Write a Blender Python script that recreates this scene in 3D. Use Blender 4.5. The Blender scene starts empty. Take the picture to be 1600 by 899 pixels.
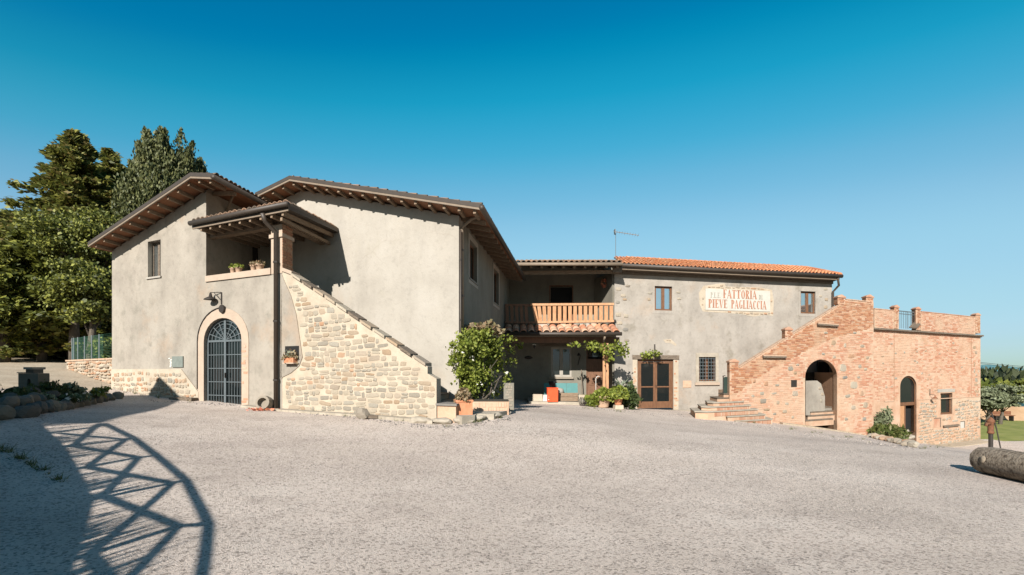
import bpy, bmesh, math, random
import numpy as np
from mathutils import Vector as V, Matrix
from mathutils.geometry import tessellate_polygon
random.seed(7); RNG = np.random.default_rng(7)
SC = bpy.context.scene; COL = SC.collection

# ------------------------------------------------------------------ camera, sky, sun, exposure
EYE, F, CX, HY = 1.6, 800.0, 800.0, 579.0
cd = bpy.data.cameras.new('camera'); cam = bpy.data.objects.new('camera', cd); COL.objects.link(cam)
cam.location = (0, 0, EYE); cam.rotation_euler = (math.radians(90), 0, 0)
cd.lens = 18.0; cd.sensor_width = 36.0; cd.shift_y = 129.5/1600; cd.clip_start = .05; cd.clip_end = 9000
SC.camera = cam
SUN = V((.2875, 1, -.5475))                       # the way the light travels
SUN_EL = math.atan2(.5475, math.hypot(.2875, 1)); SUN_AZ = math.atan2(-.2875, -1)
w = bpy.data.worlds.new('World'); SC.world = w; w.use_nodes = True
nt = w.node_tree; nt.nodes.clear()
sky = nt.nodes.new('ShaderNodeTexSky'); sky.sky_type = 'NISHITA'; sky.sun_disc = False
sky.sun_elevation = SUN_EL; sky.sun_rotation = SUN_AZ; sky.air_density = 1.0; sky.dust_density = .6; sky.ozone_density = 3.0
hs = nt.nodes.new('ShaderNodeHueSaturation'); hs.inputs['Saturation'].default_value = 1.3; hs.inputs['Hue'].default_value = .475
bg = nt.nodes.new('ShaderNodeBackground'); bg.inputs['Strength'].default_value = .078
wo = nt.nodes.new('ShaderNodeOutputWorld')
nt.links.new(sky.outputs[0], hs.inputs['Color']); gm = nt.nodes.new('ShaderNodeMix'); gm.data_type = 'RGBA'; gm.blend_type = 'MULTIPLY'; gm.inputs[0].default_value = 1; gm.inputs[7].default_value = (1.1, 1.32, 1.5, 1)
nt.links.new(hs.outputs[0], gm.inputs[6]); # the photograph's colour grade of the whole sky: one tone curve per channel
k_ = .078*1.23/2; m1 = nt.nodes.new('ShaderNodeVectorMath'); m1.operation = 'SCALE'; m1.inputs['Scale'].default_value = k_
cu = nt.nodes.new('ShaderNodeRGBCurve'); m2 = nt.nodes.new('ShaderNodeVectorMath'); m2.operation = 'SCALE'; m2.inputs['Scale'].default_value = 2/1.93/.06
for ch, pts in ((0, ((0, 0), (.030, 0), (.047, .035), (.075, .155), (.135, .30), (.21, .35), (.407, .413), (.644, .468), (1.2, .56), (2, .7))),
                (1, ((0, 0), (.198, .181), (.226, .255), (.262, .335), (.294, .375), (.395, .47), (.551, .597), (.668, .63), (.9, .68), (2, .8))),
                (2, ((0, 0), (.428, .402), (.547, .56), (.601, .61), (.761, .70), (.965, .79), (1.2, .80), (2, .86)))):
    c_ = cu.mapping.curves[ch]
    c_.points[0].location = (0, 0); c_.points[1].location = (pts[-1][0]/2, pts[-1][1]/2)
    for x_, y_ in pts[1:-1]: c_.points.new(x_/2, y_/2)
cu.mapping.update(); bg.inputs['Strength'].default_value = .057
nt.links.new(gm.outputs[2], m1.inputs[0]); nt.links.new(m1.outputs[0], cu.inputs['Color']); nt.links.new(cu.outputs[0], m2.inputs[0]); nt.links.new(m2.outputs[0], bg.inputs['Color']); nt.links.new(bg.outputs[0], wo.inputs['Surface'])
sd = bpy.data.lights.new('sun', 'SUN'); sd.energy = 5.0; sd.angle = math.radians(.5); sd.color = (1, .96, .905)
so = bpy.data.objects.new('sun', sd); COL.objects.link(so); so.rotation_euler = SUN.to_track_quat('-Z', 'Y').to_euler(); so.location = (-10, -30, 30)
SC.view_settings.view_transform = 'Standard'; SC.view_settings.look = 'None'; SC.view_settings.exposure = 1.08; SC.view_settings.gamma = 1
SC.cycles.use_denoising = True; SC.cycles.max_bounces = 6; SC.cycles.transparent_max_bounces = 8

# ------------------------------------------------------------------ helpers
def P(px, py, D): return V(((px-CX)/F*D, D, EYE-(py-HY)/F*D))
WM = {}
def setparent(o, p):
    o.parent = p
    if p is not None: o.matrix_parent_inverse = WM.get(p.name, Matrix.Identity(4)).inverted()
def tag(o, label=None, cat=None, group=None, kind=None):
    if label: o['label'] = label
    if cat: o['category'] = cat
    if group: o['group'] = group
    if kind: o['kind'] = kind
    return o
def thing(name, label, cat, loc, group=None):
    o = bpy.data.objects.new(name, None); COL.objects.link(o); o.location = loc; o.empty_display_size = .2
    WM[o.name] = Matrix.Translation(V(loc)); return tag(o, label, cat, group)
class Fr:
    """a facade's frame: u along it, s back into the building, z up (s is slightly oblique)"""
    def __init__(f, px0, D0, vpx, svp=905):
        f.O = V(((px0-CX)/F*D0, D0, 0))
        U = V((vpx-CX, F, 0)).normalized(); f.U = U if vpx > CX else -U
        f.S = V((svp-CX, F, 0)).normalized(); f.N = V((f.U.y, -f.U.x, 0))
    def pt(f, u, s, z): return f.O+f.U*u+f.S*s+V((0, 0, z))
    def uz(f, px, py, s=0):
        o = f.O+f.S*s; r = (px-CX)/F
        u = (r*o.y-o.x)/(f.U.x-r*f.U.y); D = o.y+u*f.U.y
        return u, EYE-(py-HY)/F*D
    def u(f, px, s=0): return f.uz(px, HY, s)[0]
    def w(f, px, py, s=0):
        u, z = f.uz(px, py, s); return f.pt(u, s, z)
class MB:
    def __init__(m): m.v = []; m.f = []
    def add(m, vs, fs):
        b = len(m.v); m.v += [tuple(x) for x in vs]; m.f += [tuple(b+i for i in q) for q in fs]; return m
    def hexa(m, p):   # 8 points, bottom ring then top ring
        return m.add(p, [(3, 2, 1, 0), (4, 5, 6, 7), (0, 1, 5, 4), (1, 2, 6, 5), (2, 3, 7, 6), (3, 0, 4, 7)])
    def fbox(m, fr, u0, u1, s0, s1, z0, z1, z0b=None, z1b=None):
        z0b = z0 if z0b is None else z0b; z1b = z1 if z1b is None else z1b
        return m.hexa([fr.pt(u0, s0, z0), fr.pt(u1, s0, z0b), fr.pt(u1, s1, z0b), fr.pt(u0, s1, z0),
                       fr.pt(u0, s0, z1), fr.pt(u1, s0, z1b), fr.pt(u1, s1, z1b), fr.pt(u0, s1, z1)])
    def box(m, c, sx, sy, sz, rz=0, taper=1.0):
        c = V(c); X = V((math.cos(rz), math.sin(rz), 0)); Y = V((-X.y, X.x, 0)); r = []
        for z, t in ((0, 1.0), (sz, taper)):
            for a, b in ((-1, -1), (1, -1), (1, 1), (-1, 1)): r.append(c+X*a*sx/2*t+Y*b*sy/2*t+V((0, 0, z)))
        return m.hexa(r)
    def beam(m, a, b, w_, h, up=V((0, 0, 1))):
        a = V(a); b = V(b); d = (b-a).normalized(); x = d.cross(up)
        x = (x if x.length > 1e-4 else V((1, 0, 0))).normalized(); y = x.cross(d)
        q = [x*w_/2*i+y*h/2*j for i, j in ((-1, -1), (1, -1), (1, 1), (-1, 1))]
        return m.add([a+k for k in q]+[b+k for k in q], [(0, 1, 2, 3), (7, 6, 5, 4), (0, 4, 5, 1), (1, 5, 6, 2), (2, 6, 7, 3), (3, 7, 4, 0)])
    def tube(m, pts, r, n=8, cap=True):
        pts = [V(p) for p in pts]; R = r if hasattr(r, '__len__') else [r]*len(pts); vs = []; fs = []
        x = None
        for i, p in enumerate(pts):
            d = (pts[min(i+1, len(pts)-1)]-pts[max(i-1, 0)]).normalized()
            if x is None: x = d.cross(V((0, 0, 1)) if abs(d.z) < .9 else V((1, 0, 0))).normalized()
            x = (x-d*x.dot(d)).normalized(); y = d.cross(x)
            vs += [p+(x*math.cos(k*2*math.pi/n)+y*math.sin(k*2*math.pi/n))*R[i] for k in range(n)]
        for i in range(len(pts)-1):
            for k in range(n): fs.append((i*n+k, i*n+(k+1) % n, (i+1)*n+(k+1) % n, (i+1)*n+k))
        if cap: fs += [tuple(range(n))[::-1], tuple((len(pts)-1)*n+k for k in range(n))]
        return m.add(vs, fs)
    def lathe(m, c, prof, n=14, sx=1, sy=1):
        c = V(c); vs = []; fs = []
        for r, z in prof: vs += [c+V((math.cos(k*2*math.pi/n)*r*sx, math.sin(k*2*math.pi/n)*r*sy, z)) for k in range(n)]
        for i in range(len(prof)-1):
            for k in range(n): fs.append((i*n+k, i*n+(k+1) % n, (i+1)*n+(k+1) % n, (i+1)*n+k))
        fs += [tuple(range(n))[::-1], tuple((len(prof)-1)*n+k for k in range(n))]
        return m.add(vs, fs)
    def prism(m, ring, off, holes=()):
        """polygon ring (3-D points) with holes, extruded by off"""
        loops = [[V(p) for p in ring]]+[[V(p) for p in h] for h in holes]
        tr = tessellate_polygon(loops); flat = [p for l in loops for p in l]; n = len(flat); off = V(off)
        fs = [tuple(t) for t in tr]+[tuple(n+i for i in reversed(t)) for t in tr]; b = 0
        for l in loops:
            k = len(l)
            for i in range(k): j = (i+1) % k; fs.append((b+i, b+j, n+b+j, n+b+i))
            b += k
        return m.add(flat+[p+off for p in flat], fs)
    def slab(m, fr, outer, s0, s1, holes=()):
        return m.prism([fr.pt(u, s0, z) for u, z in outer], fr.S*(s1-s0), [[fr.pt(u, s0, z) for u, z in h] for h in holes])
    def build(m, name, mat, parent=None, smooth=False, rec=True, local=False, **kw):
        me = bpy.data.meshes.new(name); vs = m.v; loc = V((0, 0, 0))
        if parent is None and not local and vs:
            a = np.array(vs); loc = V(((a[:, 0].min()+a[:, 0].max())/2, (a[:, 1].min()+a[:, 1].max())/2, a[:, 2].min())); vs = (a-np.array(loc)).tolist()
        me.from_pydata(vs, [], m.f)
        if rec and len(m.f) < 60000:
            bm = bmesh.new(); bm.from_mesh(me); bmesh.ops.recalc_face_normals(bm, faces=bm.faces); bm.to_mesh(me); bm.free()
        if smooth: me.shade_smooth()
        me.materials.append(mat); o = bpy.data.objects.new(name, me); COL.objects.link(o); o.location = loc
        if parent is not None:
            if local: o.parent = parent
            else: setparent(o, parent)
        if kw: tag(o, **kw)
        return o
def copy_tree(o, parent=None):
    c = o.copy(); COL.objects.link(c)
    if parent is not None: c.parent = parent
    for ch in o.children: copy_tree(ch, c)
    return c
def inpoly(x, y, poly):
    r = False; j = len(poly)-1
    for i in range(len(poly)):
        xi, yi = poly[i]; xj, yj = poly[j]
        if (yi > y) != (yj > y) and x < (xj-xi)*(y-yi)/(yj-yi)+xi: r = not r
        j = i
    return r
def arch(u0, u1, z0, zs, zt, n=14):
    c = (u0+u1)/2; a = (u1-u0)/2
    return [(u0, z0)]+[(c-a*math.cos(math.pi*k/n), zs+(zt-zs)*math.sin(math.pi*k/n)) for k in range(n+1)]+[(u1, z0)]
def rect(u0, u1, z0, z1): return [(u0, z0), (u1, z0), (u1, z1), (u0, z1)]
def interp(x, pts):
    for (a, b), (c, d) in zip(pts, pts[1:]):
        if x <= c or (c, d) == tuple(pts[-1]): return b+(d-b)*(x-a)/(c-a)

# ------------------------------------------------------------------ materials
def lin(r, g, b): return tuple(((c/255)/12.92 if c/255 <= .04045 else ((c/255+.055)/1.055)**2.4) for c in (r, g, b))+(1,)
def ramp(N, cols, lo=0., hi=1., const=False):
    n = N.new('ShaderNodeValToRGB'); cr = n.color_ramp
    if const: cr.interpolation = 'CONSTANT'
    while len(cr.elements) < len(cols): cr.elements.new(.5)
    for i, c in enumerate(cols):
        cr.elements[i].position = lo+(hi-lo)*i/(len(cols) if const else max(1, len(cols)-1)); cr.elements[i].color = c if len(c) == 4 else tuple(c)+(1,)
    return n
def mat(name, cols, scale=1.5, rough=.9, bump=.3, bscale=25, detail=6, lo=.3, hi=.7, isl=None, obr=None, ivar=0.0, stain=None, stain_scale=.6, stain_lohi=(.55, .75),
        stain2=None, metallic=0, trans=0, spec=.3, mrot=0, stretch=None, speck=None, speck_scale=60, bdist=.02, streak=0, crack=0, ibl=.8, alb=.665, bands=0):
    """albedo from noise over real positions; isl = palette per loose piece, obr = palette per object"""
    sc_ = lambda q: tuple(x*alb for x in q[:3])+(1,)
    cols = [sc_(q) for q in cols]; isl = [sc_(q) for q in isl] if isl else None; obr = [sc_(q) for q in obr] if obr else None; stain = sc_(stain) if stain else None; stain2 = (sc_(stain2[0]),)+tuple(stain2[1:]) if stain2 else None
    m = bpy.data.materials.new(name); m.use_nodes = True; N = m.node_tree.nodes; L = m.node_tree.links
    B = N['Principled BSDF']; B.inputs['Roughness'].default_value = rough; B.inputs['Metallic'].default_value = metallic; B.inputs['Specular IOR Level'].default_value = spec
    tc = N.new('ShaderNodeTexCoord'); mp = N.new('ShaderNodeMapping'); L.new(tc.outputs['Object'], mp.inputs[0])
    if stretch: mp.inputs['Scale'].default_value = stretch
    mp.inputs['Rotation'].default_value = (0, 0, mrot)
    def noise(sc, de=6, ro=.6, off=0):
        n = N.new('ShaderNodeTexNoise'); n.inputs['Scale'].default_value = sc; n.inputs['Detail'].default_value = de; n.inputs['Roughness'].default_value = ro
        if off:
            mm = N.new('ShaderNodeMapping'); mm.inputs['Location'].default_value = (off, off*2, off*3); L.new(mp.outputs[0], mm.inputs[0]); L.new(mm.outputs[0], n.inputs['Vector'])
        else: L.new(mp.outputs[0], n.inputs['Vector'])
        return n
    def mix(a, b, f, t='MIX'):
        x = N.new('ShaderNodeMix'); x.data_type = 'RGBA'; x.blend_type = t
        for s, v in ((x.inputs[6], a), (x.inputs[7], b), (x.inputs[0], f)):
            if isinstance(v, (int, float)): s.default_value = v
            elif isinstance(v, tuple): s.default_value = v
            else: L.new(v, s)
        return x.outputs[2]
    n1 = noise(scale, detail); r1 = ramp(N, cols, lo, hi); L.new(n1.outputs[0], r1.inputs[0]); c = r1.outputs[0]
    if isl or obr:
        if isl: g = N.new('ShaderNodeNewGeometry'); src = g.outputs['Random Per Island']
        else: g = N.new('ShaderNodeObjectInfo'); src = g.outputs['Random']
        r2 = ramp(N, isl or obr, const=True); L.new(src, r2.inputs[0]); c = mix(c, r2.outputs[0], ibl)
    if ivar:
        g = N.new('ShaderNodeNewGeometry'); r3 = ramp(N, [(1-ivar,)*3, (1+ivar,)*3]); L.new(g.outputs['Random Per Island'], r3.inputs[0]); c = mix(c, r3.outputs[0], 1.0, 'MULTIPLY')
    for k, (st, ssc, (a, b)) in enumerate([s for s in ((stain, stain_scale, stain_lohi), stain2) if s and s[0]] if stain2 or stain else []):
        n2 = noise(ssc, 5, .65, 3.7+k*5); rr = ramp(N, [(0, 0, 0), (1, 1, 1)], a, b); L.new(n2.outputs[0], rr.inputs[0]); c = mix(c, st, rr.outputs[0])
    if speck:
        v = N.new('ShaderNodeTexVoronoi'); v.inputs['Scale'].default_value = speck_scale; L.new(mp.outputs[0], v.inputs['Vector'])
        sx = N.new('ShaderNodeSeparateColor'); L.new(v.outputs['Color'], sx.inputs[0]); r4 = ramp(N, speck, 0, 1); L.new(sx.outputs[0], r4.inputs[0]); c = mix(c, r4.outputs[0], 1.0, 'MULTIPLY')
    def ax_noise(scl, de, off):
        mm = N.new('ShaderNodeMapping'); mm.inputs['Scale'].default_value = scl; mm.inputs['Location'].default_value = (off, off, off); L.new(tc.outputs['Object'], mm.inputs[0])
        n = N.new('ShaderNodeTexNoise'); n.inputs['Scale'].default_value = 1; n.inputs['Detail'].default_value = de; L.new(mm.outputs[0], n.inputs['Vector']); return n
    if streak:
        n5 = ax_noise((1.3, 1.3, .35), 8, 9.1); r5 = ramp(N, [(1-streak,)*3, (1,)*3, (1+streak*.4,)*3], .3, .7); L.new(n5.outputs[0], r5.inputs[0]); c = mix(c, r5.outputs[0], 1.0, 'MULTIPLY')
        n6 = noise(7, 8, .7, 4.4); r6 = ramp(N, [(1-streak*1.1,)*3, (1,)*3, (1,)*3], .34, .62); L.new(n6.outputs[0], r6.inputs[0]); c = mix(c, r6.outputs[0], 1.0, 'MULTIPLY')
    if bands:
        n7 = ax_noise((.10, .8, 1), 5, 2.2); r9 = ramp(N, [(1-bands,)*3, (1,)*3, (1+bands*.5,)*3], .36, .64); L.new(n7.outputs[0], r9.inputs[0]); c = mix(c, r9.outputs[0], 1.0, 'MULTIPLY')
    if crack:
        nd = noise(1.4, 5, .6, 6.6); ma = N.new('ShaderNodeMix'); ma.data_type = 'RGBA'; ma.inputs[0].default_value = .35; L.new(mp.outputs[0], ma.inputs[6]); L.new(nd.outputs['Color'], ma.inputs[7])
        vo = N.new('ShaderNodeTexVoronoi'); vo.feature = 'DISTANCE_TO_EDGE'; vo.inputs['Scale'].default_value = .75; L.new(ma.outputs[2], vo.inputs['Vector'])
        r7 = ramp(N, [(1, 1, 1), (0, 0, 0)], .002, .012); L.new(vo.outputs['Distance'], r7.inputs[0]); n8 = noise(.7, 3, .5, 8.2); r8 = ramp(N, [(0, 0, 0), (1, 1, 1)], .5, .62); L.new(n8.outputs[0], r8.inputs[0])
        mu_ = N.new('ShaderNodeMath'); mu_.operation = 'MULTIPLY'; L.new(r7.outputs[0], mu_.inputs[0]); L.new(r8.outputs[0], mu_.inputs[1]); m9 = N.new('ShaderNodeMath'); m9.operation = 'MULTIPLY'; m9.inputs[1].default_value = crack; L.new(mu_.outputs[0], m9.inputs[0])
        c = mix(c, (.16, .13, .10, 1), m9.outputs[0])
    L.new(c, B.inputs['Base Color'])
    if bump:
        nb = noise(bscale, 6, .65, 1.3); bp = N.new('ShaderNodeBump'); bp.inputs['Strength'].default_value = bump; bp.inputs['Distance'].default_value = bdist
        L.new(nb.outputs[0], bp.inputs['Height']); L.new(bp.outputs[0], B.inputs['Normal'])
    if trans:
        T = N.new('ShaderNodeBsdfTranslucent'); L.new(c, T.inputs[0]); X = N.new('ShaderNodeMixShader'); X.inputs[0].default_value = trans
        L.new(B.outputs[0], X.inputs[1]); L.new(T.outputs[0], X.inputs[2]); L.new(X.outputs[0], N['Material Output'].inputs[0])
    return m
def flat(name, c, rough=.6, metallic=0, spec=.4, bump=0, bscale=30, var=.12, alb=.665):
    a = tuple(x*(1-var) for x in c[:3]); b = tuple(min(1, x*(1+var)) for x in c[:3])
    return mat(name, [a, b], alb=1 if metallic > .9 else alb, scale=5, rough=rough, metallic=metallic, spec=spec, bump=bump, bscale=bscale)
M = {}
M['plasterA'] = mat('old_lime_plaster', [(.29, .25, .203), (.36, .314, .255), (.405, .357, .293)], scale=1.1, bump=.35, bscale=9, stain=(.38, .275, .19, 1), stain_scale=.45, stain_lohi=(.58, .76), stain2=((.24, .215, .17, 1), 2.2, (.54, .80)), bdist=.03, streak=.12, crack=.22)
M['plasterB'] = mat('pale_lime_plaster', [(.37, .332, .278), (.42, .378, .318), (.45, .408, .348)], scale=.9, bump=.35, bscale=7, stain=(.385, .345, .27, 1), stain_scale=.8, stain_lohi=(.56, .82), stain2=((.44, .345, .245, 1), .35, (.60, .85)), bdist=.03, streak=.09, crack=.2)
M['plasterR'] = mat('weathered_cream_plaster', [(.325, .285, .238), (.385, .34, .287), (.43, .382, .325)], scale=1.3, bump=.5, bscale=8, stain=(.25, .215, .165, 1), stain_scale=1.2, stain_lohi=(.57, .74), stain2=((.42, .31, .22, 1), .5, (.58, .8)), bdist=.03, streak=.13, crack=.3)
M['plasterM'] = mat('shade_toned_plaster', [(.20, .18, .14), (.27, .245, .195)], scale=1.2, bump=.3, bscale=9, streak=.12, crack=.2)  # shade of the porch walls is put into this darker plaster colour
M['mortar'] = mat('cream_mortar', [(.42, .34, .25), (.50, .415, .31), (.56, .47, .36)], scale=2.2, bump=.6, bscale=22, stain=(.42, .33, .24, 1), stain_scale=1.5, stain_lohi=(.55, .8))
M['pinkplaster'] = mat('pink_plaster', [(.44, .335, .25), (.52, .40, .30)], scale=3, bump=.4, bscale=20)
M['mortarN'] = mat('pink_mortar', [(.46, .27, .165), (.57, .36, .235), (.62, .43, .30)], scale=1.6, bump=.7, bscale=18, stain=(.62, .50, .36, 1), stain_scale=.5, stain_lohi=(.5, .75))
M['stone'] = mat('rubble_stone', [(.20, .165, .12), (.44, .37, .28), (.52, .43, .32)], scale=14, bump=.9, bscale=26, ibl=.62, obr=[(.44, .37, .275), (.40, .345, .265), (.47, .385, .28), (.38, .235, .125), (.45, .38, .29), (.34, .30, .235), (.26, .235, .19), (.43, .33, .23), (.47, .40, .30), (.42, .36, .28), (.48, .40, .30), (.40, .29, .19), (.45, .36, .27), (.37, .34, .28)])
M['stonepink'] = mat('reddish_rubble', [(.42, .26, .17), (.55, .38, .25)], scale=7, bump=.6, bscale=30, obr=[(.42, .27, .17), (.46, .33, .22), (.40, .32, .23), (.31, .27, .21), (.42, .23, .13), (.38, .30, .21)])
M['stonegrey'] = mat('grey_fieldstone', [(.20, .18, .15), (.34, .30, .25)], scale=9, bump=.8, bscale=22, obr=[(.24, .22, .19), (.32, .29, .24), (.20, .18, .16), (.30, .25, .19)])
M['brick'] = mat('old_brick', [(.42, .18, .10), (.58, .30, .18)], scale=12, bump=.5, bscale=40, isl=[(.44, .19, .09), (.49, .25, .135), (.53, .31, .18), (.34, .14, .075), (.54, .36, .235), (.46, .22, .115)], stain=(.56, .36, .23, 1), stain_scale=.8, stain_lohi=(.52, .66))
M['brickN'] = mat('annex_brick', [(.55, .24, .14), (.66, .38, .25)], scale=12, bump=.5, bscale=40, isl=[(.50, .235, .135), (.56, .31, .20), (.60, .39, .27), (.45, .20, .115), (.61, .43, .31), (.54, .28, .175)], stain=(.60, .40, .27, 1), stain_scale=.6, stain_lohi=(.44, .62))
M['brickshade'] = mat('pillar_brick', [(.36, .18, .10), (.48, .26, .15)], scale=9, bump=.5, bscale=40, isl=[(.42, .20, .11), (.36, .17, .10), (.48, .28, .17), (.40, .24, .15)])
M['tile'] = mat('terracotta_tile', [(.50, .17, .07), (.64, .27, .13)], scale=8, bump=.4, bscale=30, isl=[(.66, .24, .10), (.56, .19, .08), (.72, .34, .17), (.60, .26, .12), (.50, .25, .14)], stain=(.35, .25, .16, 1), stain_scale=2, stain_lohi=(.62, .8))
M['tileold'] = mat('weathered_tile', [(.18, .13, .09), (.34, .20, .12)], scale=8, bump=.4, bscale=30, isl=[(.22, .15, .10), (.32, .20, .13), (.16, .13, .10), (.40, .24, .15)])
M['porchtile'] = mat('porch_tile', [(.50, .24, .13), (.62, .34, .2)], scale=8, bump=.4, bscale=30, obr=[(.62, .30, .17), (.52, .22, .12), (.66, .42, .28), (.44, .20, .12), (.58, .36, .24)])
M['darkedge'] = flat('dark_sheet_gutter', (.058, .042, .03), .55, 0, bump=.1)
M['trim'] = flat('painted_drip_trim', (.24, .18, .125), .6)
M['soffit'] = mat('terracotta_soffit', [(.27, .12, .06), (.38, .18, .095)], scale=5, bump=.3, bscale=18)
M['rafter'] = mat('old_chestnut', [(.20, .135, .085), (.32, .23, .155)], scale=6, bump=.5, bscale=30, stretch=(1, 1, 4))
M['wood'] = mat('brown_joinery', [(.13, .06, .03), (.23, .11, .055)], scale=8, bump=.3, bscale=40, rough=.6, stretch=(3, 3, .6))
M['woodlight'] = mat('honey_wood', [(.42, .20, .09), (.60, .33, .17)], scale=7, bump=.3, bscale=40, rough=.6, stretch=(3, 3, .6))
M['timber'] = mat('grey_weathered_timber', [(.12, .09, .065), (.26, .20, .145)], scale=8, bump=.8, bscale=30, stretch=(.6, 3, 3))
M['steel'] = flat('grey_green_painted_steel', (.13, .15, .155), .5, .1)
M['iron'] = flat('dark_iron', (.045, .035, .028), .6, .3)
M['rust'] = mat('rusted_iron', [(.12, .05, .025), (.27, .11, .05)], scale=14, bump=.4, bscale=50, rough=.8)
M['glass'] = flat('dark_pane', (.012, .016, .016), .08, 0, .8, var=.05)
M['glasssky'] = flat('pane_mirroring_sky', (.62, .66, .66), .06, .95, .8, var=.03)
M['teal'] = flat('teal_paint', (.02, .16, .15), .5)
M['white'] = flat('white_paint', (.72, .69, .62), .6)
M['signwhite'] = mat('sign_limewash', [(.50, .465, .40), (.58, .54, .47)], scale=3, bump=.15, bscale=20)
M['lettered'] = flat('sign_letter_red_brown', (.40, .185, .11), .8, var=.2)
M['lettergrey'] = flat('sign_letter_grey', (.36, .34, .28), .8, var=.15)
M['terra'] = mat('terracotta_pot', [(.50, .19, .09), (.62, .28, .15)], scale=8, bump=.2, bscale=40)
M['terrapale'] = mat('pale_terracotta', [(.50, .32, .21), (.62, .43, .30)], scale=8, bump=.2, bscale=40)
M['orange'] = flat('orange_plastic', (.80, .09, .02), .4)
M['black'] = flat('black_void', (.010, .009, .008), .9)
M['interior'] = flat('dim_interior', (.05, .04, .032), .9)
M['concrete'] = mat('worn_concrete', [(.34, .29, .22), (.50, .43, .34)], scale=3, bump=.6, bscale=25)
M['doorbrick'] = M['brick']
def foliage(name, cols, trans=.25, rough=.6, alb=.8): return mat(name, [cols[0], cols[-1]], alb=alb, scale=.5, bump=0, isl=cols, trans=trans, rough=rough, spec=.3)
M['fir'] = foliage('fir_needles', [(.08, .095, .024), (.13, .15, .034), (.20, .21, .042), (.29, .28, .055), (.19, .14, .04)], .35)
M['cypress'] = foliage('cypress_sprays', [(.05, .062, .022), (.08, .09, .03), (.115, .125, .04), (.15, .15, .05)], .2)
M['broad'] = foliage('broad_leaves', [(.08, .10, .015), (.12, .145, .022), (.17, .19, .03), (.22, .225, .04)], .3)
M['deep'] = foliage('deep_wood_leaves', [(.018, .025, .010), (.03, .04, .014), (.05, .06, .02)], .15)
M['vine'] = foliage('vine_leaves', [(.11, .14, .018), (.17, .21, .028), (.24, .28, .04), (.30, .32, .06)], .35)
M['shrub'] = foliage('shrub_leaves', [(.035, .055, .016), (.06, .085, .024), (.09, .115, .036)], .25)
M['lowfir'] = foliage('low_bough_leaves', [(.04, .05, .012), (.06, .075, .016), (.11, .125, .024), (.19, .205, .034), (.28, .28, .05)], .25)  # deep and bright leaf tones put shading and highlights into the colour
M['olive'] = foliage('olive_leaves', [(.12, .135, .07), (.17, .19, .10), (.24, .26, .15)], .2)
M['dry'] = foliage('dry_leaves', [(.20, .12, .06), (.28, .20, .11), (.16, .14, .06), (.34, .27, .17)], .25)
M['agave'] = foliage('pale_agave', [(.20, .24, .16), (.28, .31, .22), (.34, .36, .27)], .2)
M['flowerwhite'] = foliage('white_petals', [(.7, .68, .62), (.62, .58, .5)], .2)
M['flowerred'] = foliage('salmon_petals', [(.65, .22, .12), (.55, .15, .1), (.7, .35, .2)], .2)
M['bark'] = mat('bark', [(.07, .055, .04), (.17, .14, .105)], scale=9, bump=1, bscale=16, stretch=(3, 3, .5))
M['gravel'] = mat('pale_gravel', [(.62, .512, .425), (.69, .573, .482), (.75, .635, .54)], scale=.55, bump=.8, bscale=75, rough=.95, speck=[(.42, .41, .40), (.84, .83, .82), (1.0, 1.0, 1.0), (1.03, 1.02, 1.01), (1.10, 1.09, 1.08)], speck_scale=48,
                  stain=(.57, .47, .395, 1), stain_scale=.3, stain_lohi=(.46, .7), stain2=((.53, .435, .365, 1), 1.6, (.56, .74)), bdist=.03, bands=.10, alb=.70)
M['pebble'] = mat('loose_pebbles', [(.40, .36, .32), (.55, .50, .46)], scale=3, bump=0, isl=[(.18, .15, .13), (.27, .225, .19), (.34, .285, .245), (.10, .085, .07), (.15, .125, .105), (.40, .335, .29)])
M['path'] = mat('sandy_path', [(.46, .36, .25), (.58, .47, .34)], scale=1.2, bump=.7, bscale=30, speck=[(.75, .75, .75), (1, 1, 1), (1.1, 1.1, 1.1)], speck_scale=20)
M['grassM'] = foliage('grass_blades', [(.05, .075, .015), (.09, .12, .025), (.14, .16, .04), (.20, .18, .07)], .3)
M['lawn'] = mat('lawn', [(.16, .18, .035), (.26, .27, .06), (.34, .31, .10)], scale=1.1, bump=.8, bscale=30)
M['field'] = mat('far_country', [(.10, .11, .04), (.26, .22, .11)], scale=.02, bump=0)
M['earth'] = mat('dark_earth', [(.035, .03, .02), (.075, .062, .042)], scale=2, bump=.8, bscale=14)
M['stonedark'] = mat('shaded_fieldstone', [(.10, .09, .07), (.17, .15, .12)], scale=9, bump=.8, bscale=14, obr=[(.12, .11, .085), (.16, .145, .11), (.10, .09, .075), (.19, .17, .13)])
M['hill'] = mat('blue_far_hill', [(.05, .13, .15), (.07, .17, .19)], scale=.01, bump=0)
M['logbark'] = mat('peeled_log', [(.11, .08, .055), (.30, .235, .17), (.38, .31, .23)], scale=7, bump=1, bscale=14, mrot=.72, stretch=(.35, 2.5, 2.5), bdist=.05, lo=.36, hi=.62)
M['logend'] = mat('sawn_log_end', [(.26, .20, .14), (.36, .29, .21)], scale=9, bump=.5, bscale=30)

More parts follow.
